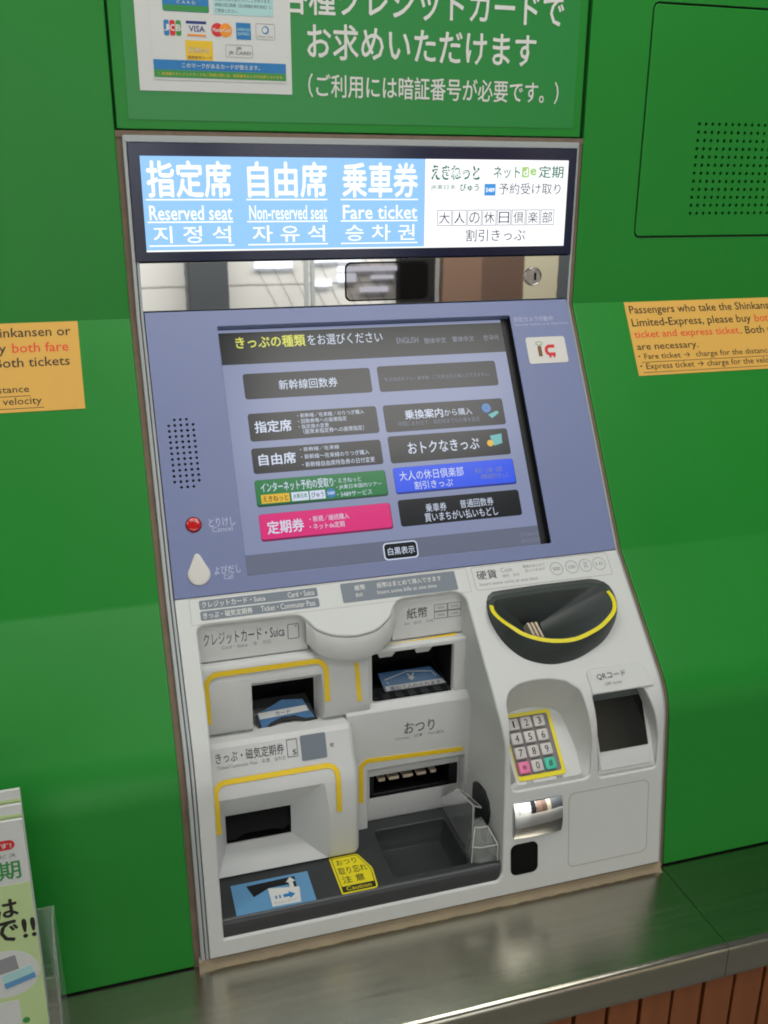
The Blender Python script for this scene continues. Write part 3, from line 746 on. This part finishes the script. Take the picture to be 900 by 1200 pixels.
# order the rim run from right to left through the front
idx = sorted(idx, key=lambda i: math.atan2(pr[i][1]-72, pr[i][0]-176) if math.atan2(pr[i][1]-72, pr[i][0]-176) > -1.2 else 9)
idx = [i for i in range(len(pr)) if pr[i][1] > 53]
start = next(i for i in idx if (i-1) % 72 not in idx); run = [(start+k) % 72 for k in range(len(idx))]
loft(mb, [[FC(*pi_[i], hgt(pi_[i][1])+.15) for i in run], [FC(pi_[i][0], pi_[i][1], hgt(pi_[i][1])+.5) for i in run], [FC(py_[i][0], py_[i][1], hgt(py_[i][1])+.5) for i in run], [FC(*py_[i], hgt(py_[i][1])+.1) for i in run]], 'yellow2', closed=False)
mb.build('yellow_rim_stripe', bowl)
for i in range(3):
    mb = MB(); x0 = 139.5+5.2*i
    a = [FC(x0+t_*5, 82+24*t_, o_) for t_ in (0, 1) for o_ in (-16, 0)] ; b = [FC(x0+3+t_*5, 82+24*t_, o_) for t_ in (0, 1) for o_ in (-16, 0)]
    mb.add(a+b, [(0, 1, 3, 2), (4, 6, 7, 5), (1, 5, 7, 3), (0, 2, 6, 4), (0, 4, 5, 1), (2, 3, 7, 6)], 'beige'); mb.build('coin_divider', bowl, bevel=.4)

# keypad
mb = MB(); plate(mb, FK, rrect(95, 158, 9, 90, 4), .2, 'yellow2', 1); plate(mb, FK, rrect(96, 153.5, 13.5, 84.5, 3), 1.2, 'keybed', .3)
text(mb, FK, '訂正', 105, 114, 91, 93.8, 'ink', .3); text(mb, FK, '確認', 144, 153, 91, 93.8, 'ink', .3)
kp = mb.build('keypad', TM)
for r in range(4):
    for c in range(3):
        s_ = '123456789*0#'[r*3+c]; k = {'*': 'key_p', '#': 'key_g'}.get(s_, 'key')
        x, t = 105+17.3*c, 22.5+17.6*r; mb = MB(); rings = []
        for sh, hh in ((7.4, 1.5), (7.4, 4.4), (6.6, 5.4), (6.0, 5.6)):
            rings.append([FK(a, b, hh) for a, b in rrect(x-sh, x+sh, t-sh*.95, t+sh*.95, 2, 3)])
        loft(mb, rings, k); mb.add(rings[-1], [tuple(range(len(rings[-1])))], k)
        wd = 2.6 if s_ not in '*#' else 3; ht = 4.2 if s_ != '*' else 3
        text(mb, FK, s_, x-wd*(.42 if s_ == '1' else .9), x+wd*(.42 if s_ == '1' else .9), t-ht, t+ht, 'black_ink', 5.75, 0 if s_ == '1' else .012)
        mb.build('key', kp, angle=30)

# ------------------------------------------------------------------ recess contents
def liner(mb, x0, x1, z0, z1, d0, d1):
    e = .5; x0 += e; x1 -= e; z0 += e; z1 -= e
    q = [(x0, z0), (x1, z0), (x1, z1), (x0, z1)]
    vs = [V(x, d1, z) for x, z in q]+[V(x, d0, z) for x, z in q]
    mb.add(vs, [(0, 1, 5, 4), (1, 2, 6, 5), (2, 3, 7, 6), (3, 0, 4, 7), (4, 5, 6, 7)], 'void')
# back wall
mb = MB(); mb.add([V(-275, 140.5, 10), V(75, 140.5, 10), V(75, 140.5, 372), V(-275, 140.5, 372)], [(0, 1, 2, 3)], 'module'); mb.build('recess_back', TM)
# hanging bulge between the two labels
arc = [p for p in rec if -137 < p[0] < -24 and p[1] < 80]
arc.sort()
mb = MB(); rings = []
topr = [FCD(x, s_+.5, 3) for x, s_ in arc]
def down(p, dz, dd=0): return (p[0], p[1]-dd*.001, p[2]-dz*.001)
rings = [topr, [down(p, 6, 2.6) for p in topr], [down(p, 26, 2.6) for p in topr], [down(p, 29, 1.6) for p in topr], [(p[0], -.200, p[2]-.031) for p in topr]]
loft(mb, rings, 'cream', closed=False)
mb.build('hanging_bulge', TM, angle=50)
# label slabs
FL = Frame(208, 352, 4, -52)
def slabbox(name, pr2, x0, x1, bev, k='module', seg=3):
    mb = MB(); extrude(mb, pr2, x0, x1, k); o_ = mb.build(name, TM); recalc(o_)
    b = o_.modifiers.new('edge', 'BEVEL'); b.width = bev*.001; b.segments = seg; b.limit_method = 'ANGLE'; b.angle_limit = R(25); return o_
cl = slabbox('card_label_block', [(142, 360), (208, 360), (213, 306), (142, 306)], -268, -132, 2.5)
bl = slabbox('note_label_block', [(142, 362), (205, 362), (211, 301), (142, 301)], -27, 70, 2.5)
FCL = Frame(208, 360, 5, -54)
FBL = Frame(205, 362, 6, -61)
mb = MB()
text(mb, FCL, 'クレジットカード・Suica', -255, -160, 18, 33.5, 'ink', .25, .004); text(mb, FCL, 'Card・Suica　卡　카드', -235, -176, 34.5, 40, 'ink2', .25)
outline(mb, FCL, rrect(-156, -143, 19, 37, 1.2), .8, .25, 'ink'); plate(mb, FCL, circle(-146.5, 21.7, .8, 8), .1, 'ink', .15)
mb.build('lettering', cl)
mb = MB()
text(mb, FBL, '紙幣', -7, 20, 21, 35, 'ink', .25, .006); text(mb, FBL, 'Bill　纸币　지폐', -10, 27, 38.5, 42.5, 'ink2', .25)
for i in range(2):
    for j in range(2):
        x0, t0 = 29+18*i, 20.5+9.6*j; outline(mb, FBL, rect(x0, x0+17, t0, t0+8.6), .6, .25, 'ink'); text(mb, FBL, ('10000', '5000', '2000', '1000')[i+2*j], x0+3.5, x0+13.5, t0+2.4, t0+6, 'ink2', .25)
mb.build('lettering', bl)
# card module (left) carrying on behind the note slot
def prebevel(o_, wd, lim):
    recalc(o_); b = o_.modifiers.new('edge', 'BEVEL'); b.width = wd*.001; b.segments = 4; b.limit_method = 'ANGLE'; b.angle_limit = R(lim)
    bpy.context.view_layer.update(); me = bpy.data.meshes.new_from_object(o_.evaluated_get(bpy.context.evaluated_depsgraph_get())); o_.modifiers.clear(); o_.data = me
def cutbox(x0, x1, d0, d1, z0, z1):
    mb = MB(); box(mb, x0, x1, d0, d1, z0, z1, 'module'); return mb.build('cutter')
def frustum(fr_, bk):
    """fr_, bk: (x0,x1,z0,z1,d)"""
    mb = MB(); vs = []
    for x0, x1, z0, z1, d in (fr_, bk): vs += [V(x0, d, z0), V(x1, d, z0), V(x1, d, z1), V(x0, d, z1)]
    mb.add(vs, [(0, 1, 2, 3), (7, 6, 5, 4), (0, 4, 5, 1), (1, 5, 6, 2), (2, 6, 7, 3), (3, 7, 4, 0)], 'module'); return mb.build('cutter')
mb = MB(); extrude(mb, [(142, 305), (221, 305), (225, 302), (229, 290), (236, 236), (234, 224), (226, 216), (142, 214)], -268, -61, 'module')
cm = mb.build('card_module', TM)
prebevel(cm, 7, 30)
boolean(cm, [frustum((-206, -118, 200, 287, 240), (-203, -125, 211, 268, 211)), cutbox(-202, -126, 100, 214, 213, 267)], bevel=2.4)
FCM = Frame(229, 290, 7, -54)
def ypath(x0, x1, ztop, zl, zr, r, Fz):
    """inverted U in frame t: t = Fz - z"""
    pts = [(x0, Fz-zl)]
    for i in range(7): a = R(180+90*i/6); pts.append((x0+r+r*math.cos(a), Fz-ztop+r+r*math.sin(a)))
    if x1 is not None:
        for i in range(7): a = R(270+90*i/6); pts.append((x1-r+r*math.cos(a), Fz-ztop+r+r*math.sin(a)))
        pts.append((x1, Fz-zr))
    return pts
mb = MB()
strip(mb, FCM, ypath(-257, -115, 298, 238, 245, 14, 290), 6.2, 1.0, 'yellow', .35)
mb.build('yellow_stripe', cm)
mb = MB(); strip(mb, FCM, [(-77, 1), (-75, 51)], 5.4, .25, 'yellow', .35); mb.build('yellow_stripe', cm)
mb = MB(); liner(mb, -202, -126, 213, 267, 160, 210); mb.build('slot_cavity', cm)
def poly_plate(mb, pts, th, k):
    n = len(pts); a = [Vector(V(*p)) for p in pts]; nn = (a[1]-a[0]).cross(a[2]-a[0]).normalized()
    if nn.z < 0: nn = -nn
    vs = [tuple(p) for p in a]+[tuple(p-nn*th*.001) for p in a]
    mb.add(vs, [tuple(range(n)), tuple(range(2*n-1, n-1, -1))]+[(i, (i+1) % n, (i+1) % n+n, i+n) for i in range(n)], k)
FG = Frame(198, 252, 28, -38)      # sloping card guide
mb = MB()
plate(mb, FG, [(-198, 28.5), (-166, 15), (-141, 18), (-138, 24), (-129, 41.5), (-141, 41), (-153, 36), (-170, 36), (-183, 40.5), (-190, 45), (-194, 45)], 1, 'guide_blue', 3)
plate(mb, FG, [(-197, 27.5), (-138.5, 25.5), (-135.5, 32.5), (-195.5, 35)], 4.1, 'paper', .3); text(mb, FG, 'カード', -176, -158, 28.3, 33, 'navy', 4.6, .01)
plate(mb, FG, [(-201, 30), (-198.3, 29), (-194.3, 45.5), (-190, 45.5), (-183, 41), (-170, 36.5), (-153, 36.5), (-141, 41.5), (-129, 42), (-138, 24), (-134, 24), (-125.5, 44), (-141, 46), (-153, 41), (-170, 41), (-183, 45), (-191, 50), (-197, 50)], .5, 'black', 3.6)
mb.build('card_guide', cm)
# note slot housing
mb = MB(); extrude(mb, [(142, 300), (224, 300), (228, 224), (142, 222)], -66, 70, 'module')
nm = mb.build('note_module', TM)
boolean(nm, [cutbox(-56, 50, 100, 240, 229, 293)], bevel=2.2)
mb = MB(); liner(mb, -56, 50, 229, 293, 150, 218); nb = mb.build('slot_cavity', nm)
mb = MB(); FY = Frame(212.5, 301, 3, -9); strip(mb, FY, [(-48, 4.5), (57, 1.5)], 5.4, 1.5, 'yellow', .4); mb.build('yellow_stripe', nm)
mb = MB()
for x0 in (-48, 0):
    mb = MB()
    vs = [V(x, d, z) for x, d, z in ((x0, 200, 293), (x0+26, 200, 293), (x0+20, 215, 283), (x0+4, 215, 283), (x0, 218, 293), (x0+26, 218, 293))]
    mb.add(vs, [(0, 1, 2, 3), (3, 2, 5, 4), (0, 3, 4), (1, 5, 2)], 'module')
    mb.build('guide_rib', nm)
FN = Frame(168, 254, 44, -38)
mb = MB(); plate(mb, FN, [(-38, 20), (32, 20), (52, 50), (-33, 50)], 5, 'guide_blue', 2); plate(mb, FN, [(-33, 38.5), (43.5, 38.5), (51, 49.5), (-31.5, 49.5)], 7.1, 'paper', .2)
strip(mb, FN, [(-27, 36), (-31, 30), (0, 22.5), (32, 26.5), (37, 34)], 1.0, 7, 'paper', .15); text(mb, FN, '￥', -1, 9, 26, 35, 'paper', 7.3, .02)
text(mb, FN, '重ねて入れられます', -27, 41, 40, 45, 'navy', 7.5, .005); text(mb, FN, 'Insert bills here', -20, 36, 46.3, 48.2, 'ink2', 7.5)
mb.build('note_guide', nm)
mb = MB(); box(mb, -56, 50, 196, 223, 226, 230, 'tray')
for i in range(6): box(mb, -48+17*i, -41+17*i, 212, 224, 229, 230.6, 'void')
mb.build('slot_teeth', nm)
# change column
mb = MB(); extrude(mb, [(142, 229), (229, 229), (237, 221), (238, 60), (238, 50), (142, 50)], -92, 72, 'module')
ch = mb.build('change_module', TM)
boolean(ch, [frustum((-68, 66, 30, 146, 245), (-62, 63, 40, 128, 223)), cutbox(-59, 61, 100, 230, 86, 119)], bevel=2.4)
FH = Frame(237, 221, 1, -161)
mb = MB(); text(mb, FH, 'おつり', -18, 22, 21, 37, 'ink', .5, .004); text(mb, FH, 'Change　找零　거스름돈', -30, 35, 39.5, 44.5, 'ink2', .5); mb.build('lettering', ch)
mb = MB(); strip(mb, FH, [(-74.5, 127), (-74.5, 88)]+[(-74.5+11+11*math.cos(R(180+90*i/6)), 83+11*math.sin(R(180+90*i/6))-5) for i in range(7)]+[(61, 72.5)], 6, .35, 'yellow', .35); mb.build('yellow_stripe', ch)
mb = MB(); liner(mb, -59, 61, 86, 119, 160, 222); mb.build('slot_cavity', ch)
mb = MB()
box(mb, -59, 61, 196, 219, 84, 90, 'black'); box(mb, 50, 61, 196, 221, 86, 119, 'black'); box(mb, -59, -52, 196, 219, 86, 119, 'black')
mb.build('slot_lip', ch, bevel=1)
for x0, x1 in ((-45, -36), (-31, -17), (-12, 2), (7, 20), (26, 34)):
    mb = MB(); box(mb, x0, x1, 200, 216, 104, 109, 'beige'); mb.build('slot_roller', ch, bevel=1)
# ticket module
mb = MB(); extrude(mb, [(142, 218), (246, 218), (252, 214), (266, 184), (275, 174), (281, 160), (284, 120), (283, 53), (142, 53)], -270, -88, 'module')
tm = mb.build('ticket_module', TM)
b = tm.modifiers.new('edge', 'BEVEL'); b.width = .009; b.segments = 4; b.limit_method = 'ANGLE'; b.angle_limit = R(40); recalc(tm)
bpy.context.view_layer.update(); me = bpy.data.meshes.new_from_object(tm.evaluated_get(bpy.context.evaluated_depsgraph_get())); tm.modifiers.clear(); tm.data = me
boolean(tm, [frustum((-266, -116, 48, 180, 290), (-247, -168, 84, 124, 257)), cutbox(-247, -168, 100, 262, 84, 124)], bevel=3)
FT = Frame(252, 214, 14, -30)
mb = MB(); text(mb, FT, 'きっぷ・磁気定期券', -254, -174, 4.5, 17, 'ink', .4, .006); text(mb, FT, 'Ticket/Commuter Pass　车票　승차권', -253, -173, 19, 24, 'ink2', .4)
outline(mb, FT, rect(-170, -158, 2, 22), .7, .4, 'ink'); text(mb, FT, 'S', -164, -159, 14, 20, 'ink', .4, .01); text(mb, FT, '枚', -118.5, -113.5, 13, 18.5, 'ink', .4)
mb.build('lettering', tm)
mb = MB(); plate(mb, FT, rrect(-153.5, -123, -.5, 29, 1.5), .2, 'plate', .5); mb.build('count_display', tm)
FT2 = Frame(266, 184, 9, -10); 
def FTY(x, t, off):                     # the stripe wraps over the rounded shoulder
    if t < 13.5: return FT2(x, t, off)
    if t < 29: a = (t-13.5)/15.5; return V(x, 275+6*a+off*.92, 174-14*a+off*.38)
    a = t-29; return V(x, 281+3*min(a/40, 1)+off, 160-a)
mb = MB(); p_ = [(-258, 68), (-258, 50), (-258, 30), (-258, 20)]+[(-258+12+12*math.cos(R(180+90*i/6)), 18+12*math.sin(R(180+90*i/6))) for i in range(7)]
p_ += [(-126+12*math.cos(R(270+90*i/6)), 18+12*math.sin(R(270+90*i/6))) for i in range(7)]+[(-114, 24), (-114, 30), (-114, 50), (-114, 66)]
strip(mb, FTY, p_, 6.2, .8, 'yellow', .35); mb.build('yellow_stripe', tm)
mb = MB(); liner(mb, -247, -168, 84, 124, 160, 256); mb.build('slot_cavity', tm)
mb = MB()
FS = Frame(238, 122, 20, -30)
plate(mb, FS, [(-246, 6), (-169, 6), (-169, 30), (-178, 36), (-190, 33), (-225, 33), (-236, 38), (-246, 38)], 0, 'void', 2)
for x0 in (-244, -218, -190): plate(mb, FS, rect(x0, x0+22, 7, 8.4), 2, 'black', 1.5)
mb.build('slot_lip', tm)
# tray
mb = MB()
dish = rrect(-60, 35, 246, 336, 6)
FTr = Frame(0, 54, 1, 0)
fill(mb, FTr, rect(-268, 72, 225, 344), [offset(dish, 1.2)], 0, 'tray')
loft(mb, edge_rings(FTr, dish, 0, 1.2, 4, True)+[[FTr(x, y, -24) for x, y in offset(dish, -7)], [FTr(x, y, -27) for x, y in offset(dish, -10)]], 'tray')
fill(mb, FTr, offset(dish, -10), [], -27, 'tray')
lip = [(344, 54), (347, 53.4), (348.8, 51.8), (349.8, 48), (351, 31)]
loft(mb, [[V(-266, *p) for p in lip], [V(69, *p) for p in lip]], 'tray', closed=False)
tr = mb.build('tray', TM, angle=40)
FT0 = FTr
mb = MB(); plate(mb, FT0, rect(-249.5, -157.5, 295, 345.5), .1, 'sticker_blue', .3)
plate(mb, FT0, [(-232, 301), (-174, 299.5), (-175, 318), (-182, 318), (-184, 311), (-207, 311), (-226, 321)], .5, 'black', .15)
plate(mb, FT0, [(-208, 312), (-172, 318.5), (-175, 343.5), (-208, 342.5)], .75, 'paper', .15)
plate(mb, FT0, [(-180, 300), (-174.5, 308), (-178, 308), (-178, 318), (-183, 318), (-183, 308), (-186, 308)], 1.1, 'paper', .15)
plate(mb, FT0, [(-193, 326.5), (-186, 326.5), (-186, 323), (-179, 329), (-186, 335), (-186, 331.5), (-193, 331.5)], 1.0, 'bluep', .1); plate(mb, FT0, rect(-198, -196, 326.5, 331.5), 1.0, 'bluep', .1); plate(mb, FT0, rect(-202.5, -200.5, 326.5, 331.5), 1.0, 'bluep', .1)
text(mb, FT0, 'きっぷ・カード', -205, -179, 336.5, 340, 'ink2', 1.1)
mb.build('instruction_sticker', tr)
mb = MB(); cp = roundpoly([(-127.5, 281), (-92, 281), (-80.5, 311), (-83, 345.5), (-127, 345.5)], [2, 5, 4, 5, 2])
plate(mb, FT0, cp, .1, 'yellow2', .3); outline(mb, FT0, offset(cp, -2.5), .8, .55, 'black_ink')
text(mb, FT0, 'おつり', -121, -96, 287, 297, 'black_ink', .6, .004); text(mb, FT0, '取り忘れ', -122, -87, 301, 314, 'black_ink', .6, .004); text(mb, FT0, '注 意', -121, -94, 317, 329, 'black_ink', .6, .006)
plate(mb, FT0, [(-125, 333.5), (-84, 333.5), (-85, 343), (-125, 343)], .35, 'black_ink', .2); text(mb, FT0, 'Caution', -120, -90, 335, 341.5, 'yellow2', .75, .006)
mb.build('caution_sticker', tr)
# dark sail-shaped slot in the recess side wall
mb = MB()
def FW(y_, z_, off): # plane of the right wall, slightly slanted
    return V(76-.055*(330-y_)-1.2-off, y_, z_)
sail = [(262, 112), (266, 117), (276, 120), (292, 120), (305, 112), (310, 100), (308, 84), (302, 70), (300, 54), (262, 54)]
sv = [FW(a, b_, 4.5) for a, b_ in sail]; sv2 = [FW(a, b_, 0) for a, b_ in sail]
mb.add(sv, [tuple(range(len(sv)))], 'tray'); loft(mb, [sv, sv2], 'black')
mb.build('flap_slot', TM)
# clear plastic coin flap and pivot guard
def shell(mb, pts, off, k):
    n = len(pts); a = [Vector(V(*p)) for p in pts]; o_ = Vector(V(*off))
    mb.add([tuple(p) for p in a]+[tuple(p+o_) for p in a], [tuple(range(n)), tuple(range(2*n-1, n-1, -1))]+[(i, (i+1) % n, (i+1) % n+n, i+n) for i in range(n)], k)
mb = MB()
shell(mb, [(40, 213, 56), (40, 234, 79), (40, 275, 118), (40, 329, 130), (40, 330, 79), (40, 326, 56)], (1.8, 0, 0), 'clear')
shell(mb, [(42, 234, 79), (42, 275, 118), (54, 279, 108), (54, 240, 72)], (0, 1.2, -1.2), 'clear')
shell(mb, [(42, 276, 118), (42, 328, 130), (54, 322, 120), (54, 280, 108)], (0, 0, -1.6), 'clear')
fl = mb.build('clear_flap', TM, bevel=.4)
mb = MB()
rb = [(37, 314, 55), (37, 338, 55), (48, 343, 55), (69, 343, 55), (69, 314, 55)]; rm_ = [(38, 314, 77), (38, 337, 77), (48, 341, 77), (69, 341, 77), (69, 314, 77)]; rt = [(43, 314, 100), (43, 330, 100), (48, 333, 100), (58, 333, 100), (58, 314, 100)]
loft(mb, [[V(*p) for p in q] for q in (rb, rm_, rt)], 'clear'); mb.add([V(*p) for p in rt], [(0, 1, 2, 3, 4)], 'clear')
pg = mb.build('pivot_guard', TM)
s_ = pg.modifiers.new('wall', 'SOLIDIFY'); s_.thickness = .003
b = pg.modifiers.new('edge', 'BEVEL'); b.width = .0006; b.segments = 2; b.limit_method = 'ANGLE'

def bar3(mb, a, b, r, k):
    a, b = Vector(V(*a)), Vector(V(*b)); t = (b-a).normalized(); u = t.orthogonal().normalized(); v = t.cross(u)
    loft(mb, [[tuple(p+(u*math.cos(q)+v*math.sin(q))*r*.001) for q in (0, 1.05, 2.09, 3.14, 4.19, 5.24)] for p in (a, b)], k)
mb = MB()  # thin pale bars added to draw the highlight along the guard edges
for q in (rm_, rt):
    for i in (1, 2): bar3(mb, q[i], q[i+1], .6, 'edge')
for i in (1, 3): bar3(mb, rm_[i], rt[i], .75, 'edge'); bar3(mb, rb[i], rm_[i], .6, 'edge')
mb.build('edge_highlight', pg)
mb = MB(); fe = [(40, 213, 56), (40, 234, 79), (40, 275, 118), (40, 329, 130), (40, 330, 79), (40, 326, 56)]  # pale bars again, drawn as the highlight along the flap edges
for i in range(5): bar3(mb, fe[i], fe[i+1], .45, 'edge')
bar3(mb, (42, 275, 118), (54, 279, 108), .4, 'edge'); bar3(mb, (54, 240, 72), (54, 279, 108), .4, 'edge'); bar3(mb, (54, 279, 108), (54, 322, 120), .4, 'edge')
mb.build('edge_highlight', fl)

# ------------------------------------------------------------------ counter, sealant bead, wood slats
ct = tag(empty('counter'), 'brushed steel counter shelf under the ticket machine with a rounded front edge', 'counter')
def counter(x0, x1):
    mb = MB(); pr2 = [(300, 0), (487, 0)]+[(487+8*math.sin(R(a)), -8+8*math.cos(R(a))) for a in (15, 30, 45, 60, 75, 90)]+[(495, -44), (493.5, -46), (480, -46)]
    loft(mb, [[V(x, *p) for x in (x0, x0+.7, x1-.7, x1)] for p in pr2], 'steel', closed=False)
    for x, f in ((x0, 1), (x1, -1)): mb.add([V(x, *p) for p in pr2], [tuple(range(len(pr2)))], 'steel')
    mb.build('counter_section', ct, angle=40)
counter(-1400, 296.6); counter(297.4, 1400)
mb = MB(); FCt = Frame(0, 0, 1, 0)
for i in range(14):
    x = random.uniform(-420, 420); t = random.uniform(375, 480); L = random.uniform(5, 26); sl_ = random.uniform(-.35, .35)
    strip(mb, FCt, [(x, t), (x+L, t+L*sl_)], random.uniform(.1, .2), .0, 'steel', .02)
tag(mb.build('scratch', ct), kind='stuff')
mb = MB(); pts = []
n = 90; rings = []
for i in range(n+1):
    x = -295.5+587*i/n; j = random.uniform(-.9, .9); k_ = random.uniform(-.8, .8)
    h_ = 9.5+k_; e = 3.0 if i in (0, n) else 0
    rings.append([V(x, 346, 12+j*.3), V(x, 353.5+e, 11+j*.5), V(x, 355+j*.4+e, h_-1.5), V(x, 355.4+j*.6+e, 4.5+j*.3), V(x, 358.5+j+e, 2+k_*.4), V(x, 360.5+j+e, -.2)])
loft(mb, rings, 'caulk2', closed=False)
tag(mb.build('sealant_bead', angle=60), 'lumpy beige silicone bead sealing the machine base to the steel counter', 'sealant')
sw = tag(empty('wood_cladding'), 'orange-brown vertical wooden slats cladding the base below the steel counter', 'cladding')
mb = MB(); box(mb, -19, 19, 470, 486, -700, -45, 'wood'); sl = mb.build('slat', sw, bevel=1.2)
xs = [171+42.7*i for i in range(-12, 14)]
for i, x in enumerate(xs):
    s2 = sl if i == 0 else copyobj(sl, parent=sw)
    s2.location = V(x, random.uniform(-1, 1), 0)
mb = MB(); box(mb, -1400, 1400, 455, 462, -760, -46, 'void'); mb.build('dark_backing', sw)

# ------------------------------------------------------------------ leaflets in an acrylic holder
def leaflet(d, ztop, label, front=False):
    F = Frame(d, ztop, 14, -245); W0, W1 = -560, -446
    mb = MB(); slab(mb, F, rect(W0, W1, 0, 243), [], 0, 'paper', r=.3, depth=3.2)
    if not front: plate(mb, F, rect(W0+.4, W1-.4, 9, 242), 0, 'leafgreen', .1)
    l = mb.build('leaflet')
    if front:
        mb = MB(); o = .35
        plate(mb, F, rect(W0+.3, W1-.3, 66, 242), 0, 'leafgreen', .15)
        plate(mb, F, rrect(-500, -455, 19, 29, 5), .1, 'redprint', .15); text(mb, F, 'ます!', -476, -458, 21.5, 27, 'white_ink', .5, .02)
        text(mb, F, 'ービス', -478, -455, 33, 37, 'ink', o)
        text(mb, F, '期', -472, -453, 41, 60, 'greenp', o, .02)
        text(mb, F, 'は', -479, -460, 81, 100, 'black_ink', o, .045); text(mb, F, 'で!!', -486, -447, 104, 126, 'black_ink', o, .04)
        plate(mb, F, [(-478+30*math.cos(a), 162+26*math.sin(a)) for a in [i*math.pi/18 for i in range(36)]], .15, 'paper', .15)
        plate(mb, F, [(-485, 145), (-468, 142), (-466, 158), (-484, 161)], .4, 'ink2', .1); plate(mb, F, [(-482, 163), (-455, 156), (-452, 171), (-480, 178)], .5, 'teal', .1); plate(mb, F, [(-481, 172), (-453, 165), (-452, 171), (-480, 178)], .7, 'sticker_blue', .1)
        plate(mb, F, rect(-490, -470, 193, 222), .2, 'paper', .15); plate(mb, F, circle(-466, 218, 3.4, 14), .2, 'greenp', .15)
        mb.build('print', l)
    tag(l, label, 'leaflet', 'leaflets standing in the acrylic holder'); return l
leaflet(418, 312, 'rearmost pale green leaflet, its top edge highest in the holder')
leaflet(424, 300, 'middle pale green leaflet, its edge between the front and rear leaflets')
leaflet(430, 288, 'front pale green leaflet with big black Japanese letters and a white oval', True)
mb = MB()
F_ = lambda pts, off: shell(mb, pts, off, 'clear')
F_([(-434, 402, 0.6), (-434, 462, 0.6), (-434, 462, 62), (-434, 428, 160), (-434, 402, 164)], (2.2, 0, 0))
F_([(-574, 402, 0.6), (-574, 462, 0.6), (-574, 462, 62), (-574, 428, 160), (-574, 402, 164)], (2.2, 0, 0))
F_([(-571.6, 462, 0.6), (-434.2, 462, 0.6), (-434.2, 462, 60), (-571.6, 462, 60)], (0, -2.2, 0))
F_([(-571.6, 401.5, 0.6), (-434.2, 401.5, 0.6), (-434.2, 401.5, 163), (-571.6, 401.5, 163)], (0, 2.2, 0))
tag(mb.build('leaflet_holder', bevel=.4), 'clear acrylic leaflet holder standing on the steel counter at the left', 'leaflet holder')

# ------------------------------------------------------------------ concourse behind the camera (seen only in the mirrors and polished steel)
mb = MB(); mb.add([V(-9000, 380, -800), V(9000, 380, -800), V(9000, 16000, -800), V(-9000, 16000, -800)], [(0, 1, 2, 3)], 'floor')
tag(mb.build('floor'), kind='structure')
mb = MB(); mb.add([V(-9000, 7000, -800), V(9000, 7000, -800), V(9000, 7000, 2200), V(-9000, 7000, 2200)], [(0, 1, 2, 3)], 'wallb')
cwall = tag(mb.build('concourse_wall'), kind='structure')
mb = MB()
for x0, x1, k in ((2640, 3010, 'brown'), (3010, 3420, 'brown2'), (3420, 3760, 'slat'), (3770, 5200, 'pillar')): box(mb, x0, x1, 6900, 6990, -790, 2200, k)
mb.build('wall_facing', cwall)
mb = MB(); box(mb, 390, 720, 6700, 6950, -790, 2200, 'pillar'); tag(mb.build('pillar', bevel=20), 'dark square pillar by the far concourse wall, seen only in the polished steel', 'pillar')
mb = MB()
for z0, z1, x0, x1 in ((190, 235, 1480, 1900), (110, 150, 1700, 2230), (-10, 40, 1480, 1640), (20, 90, 1700, 1860), (-70, -30, 1900, 2150), (40, 70, 2000, 2200), (150, 230, 980, 1300), (900, 1300, -800, 900), (900, 1300, 1300, 2600), (1550, 1800, -1500, 3500), (900, 1300, 3000, 4600)): box(mb, x0, x1, 6960, 6992, z0, z1, 'lit_box')  # glowing boxes added, roughly placed, as bright shapes for the steel to reflect
mb.build('glow_box', cwall)
mb = MB()
for x0, x1 in ((1370, 1400), (1425, 1455)): box(mb, x0, x1, 6800, 6850, -790, 2200, 'frame')
mb.build('rail_post', cwall)
mb = MB()
for i in range(9):  # slanted lines added on the wall, standing for floor joints in the reflection
    a = 900+140*i; P0 = V(a, 6995, 350); P1 = V(a+420, 6995, -500)
    mb.add([P0, V(a+7, 6995, 350), V(a+427, 6995, -500), P1], [(0, 1, 2, 3)], 'joint')
mb.add([V(-500, 6994, 20), V(2200, 6994, 20), V(2200, 6994, 12), V(-500, 6994, 12)], [(0, 1, 2, 3)], 'joint')
mb.build('reflected_joint_line', cwall)
mb = MB(); box(mb, 2230, 2560, 6880, 6992, -790, 2200, 'void'); mb.build('dark_doorway', cwall)
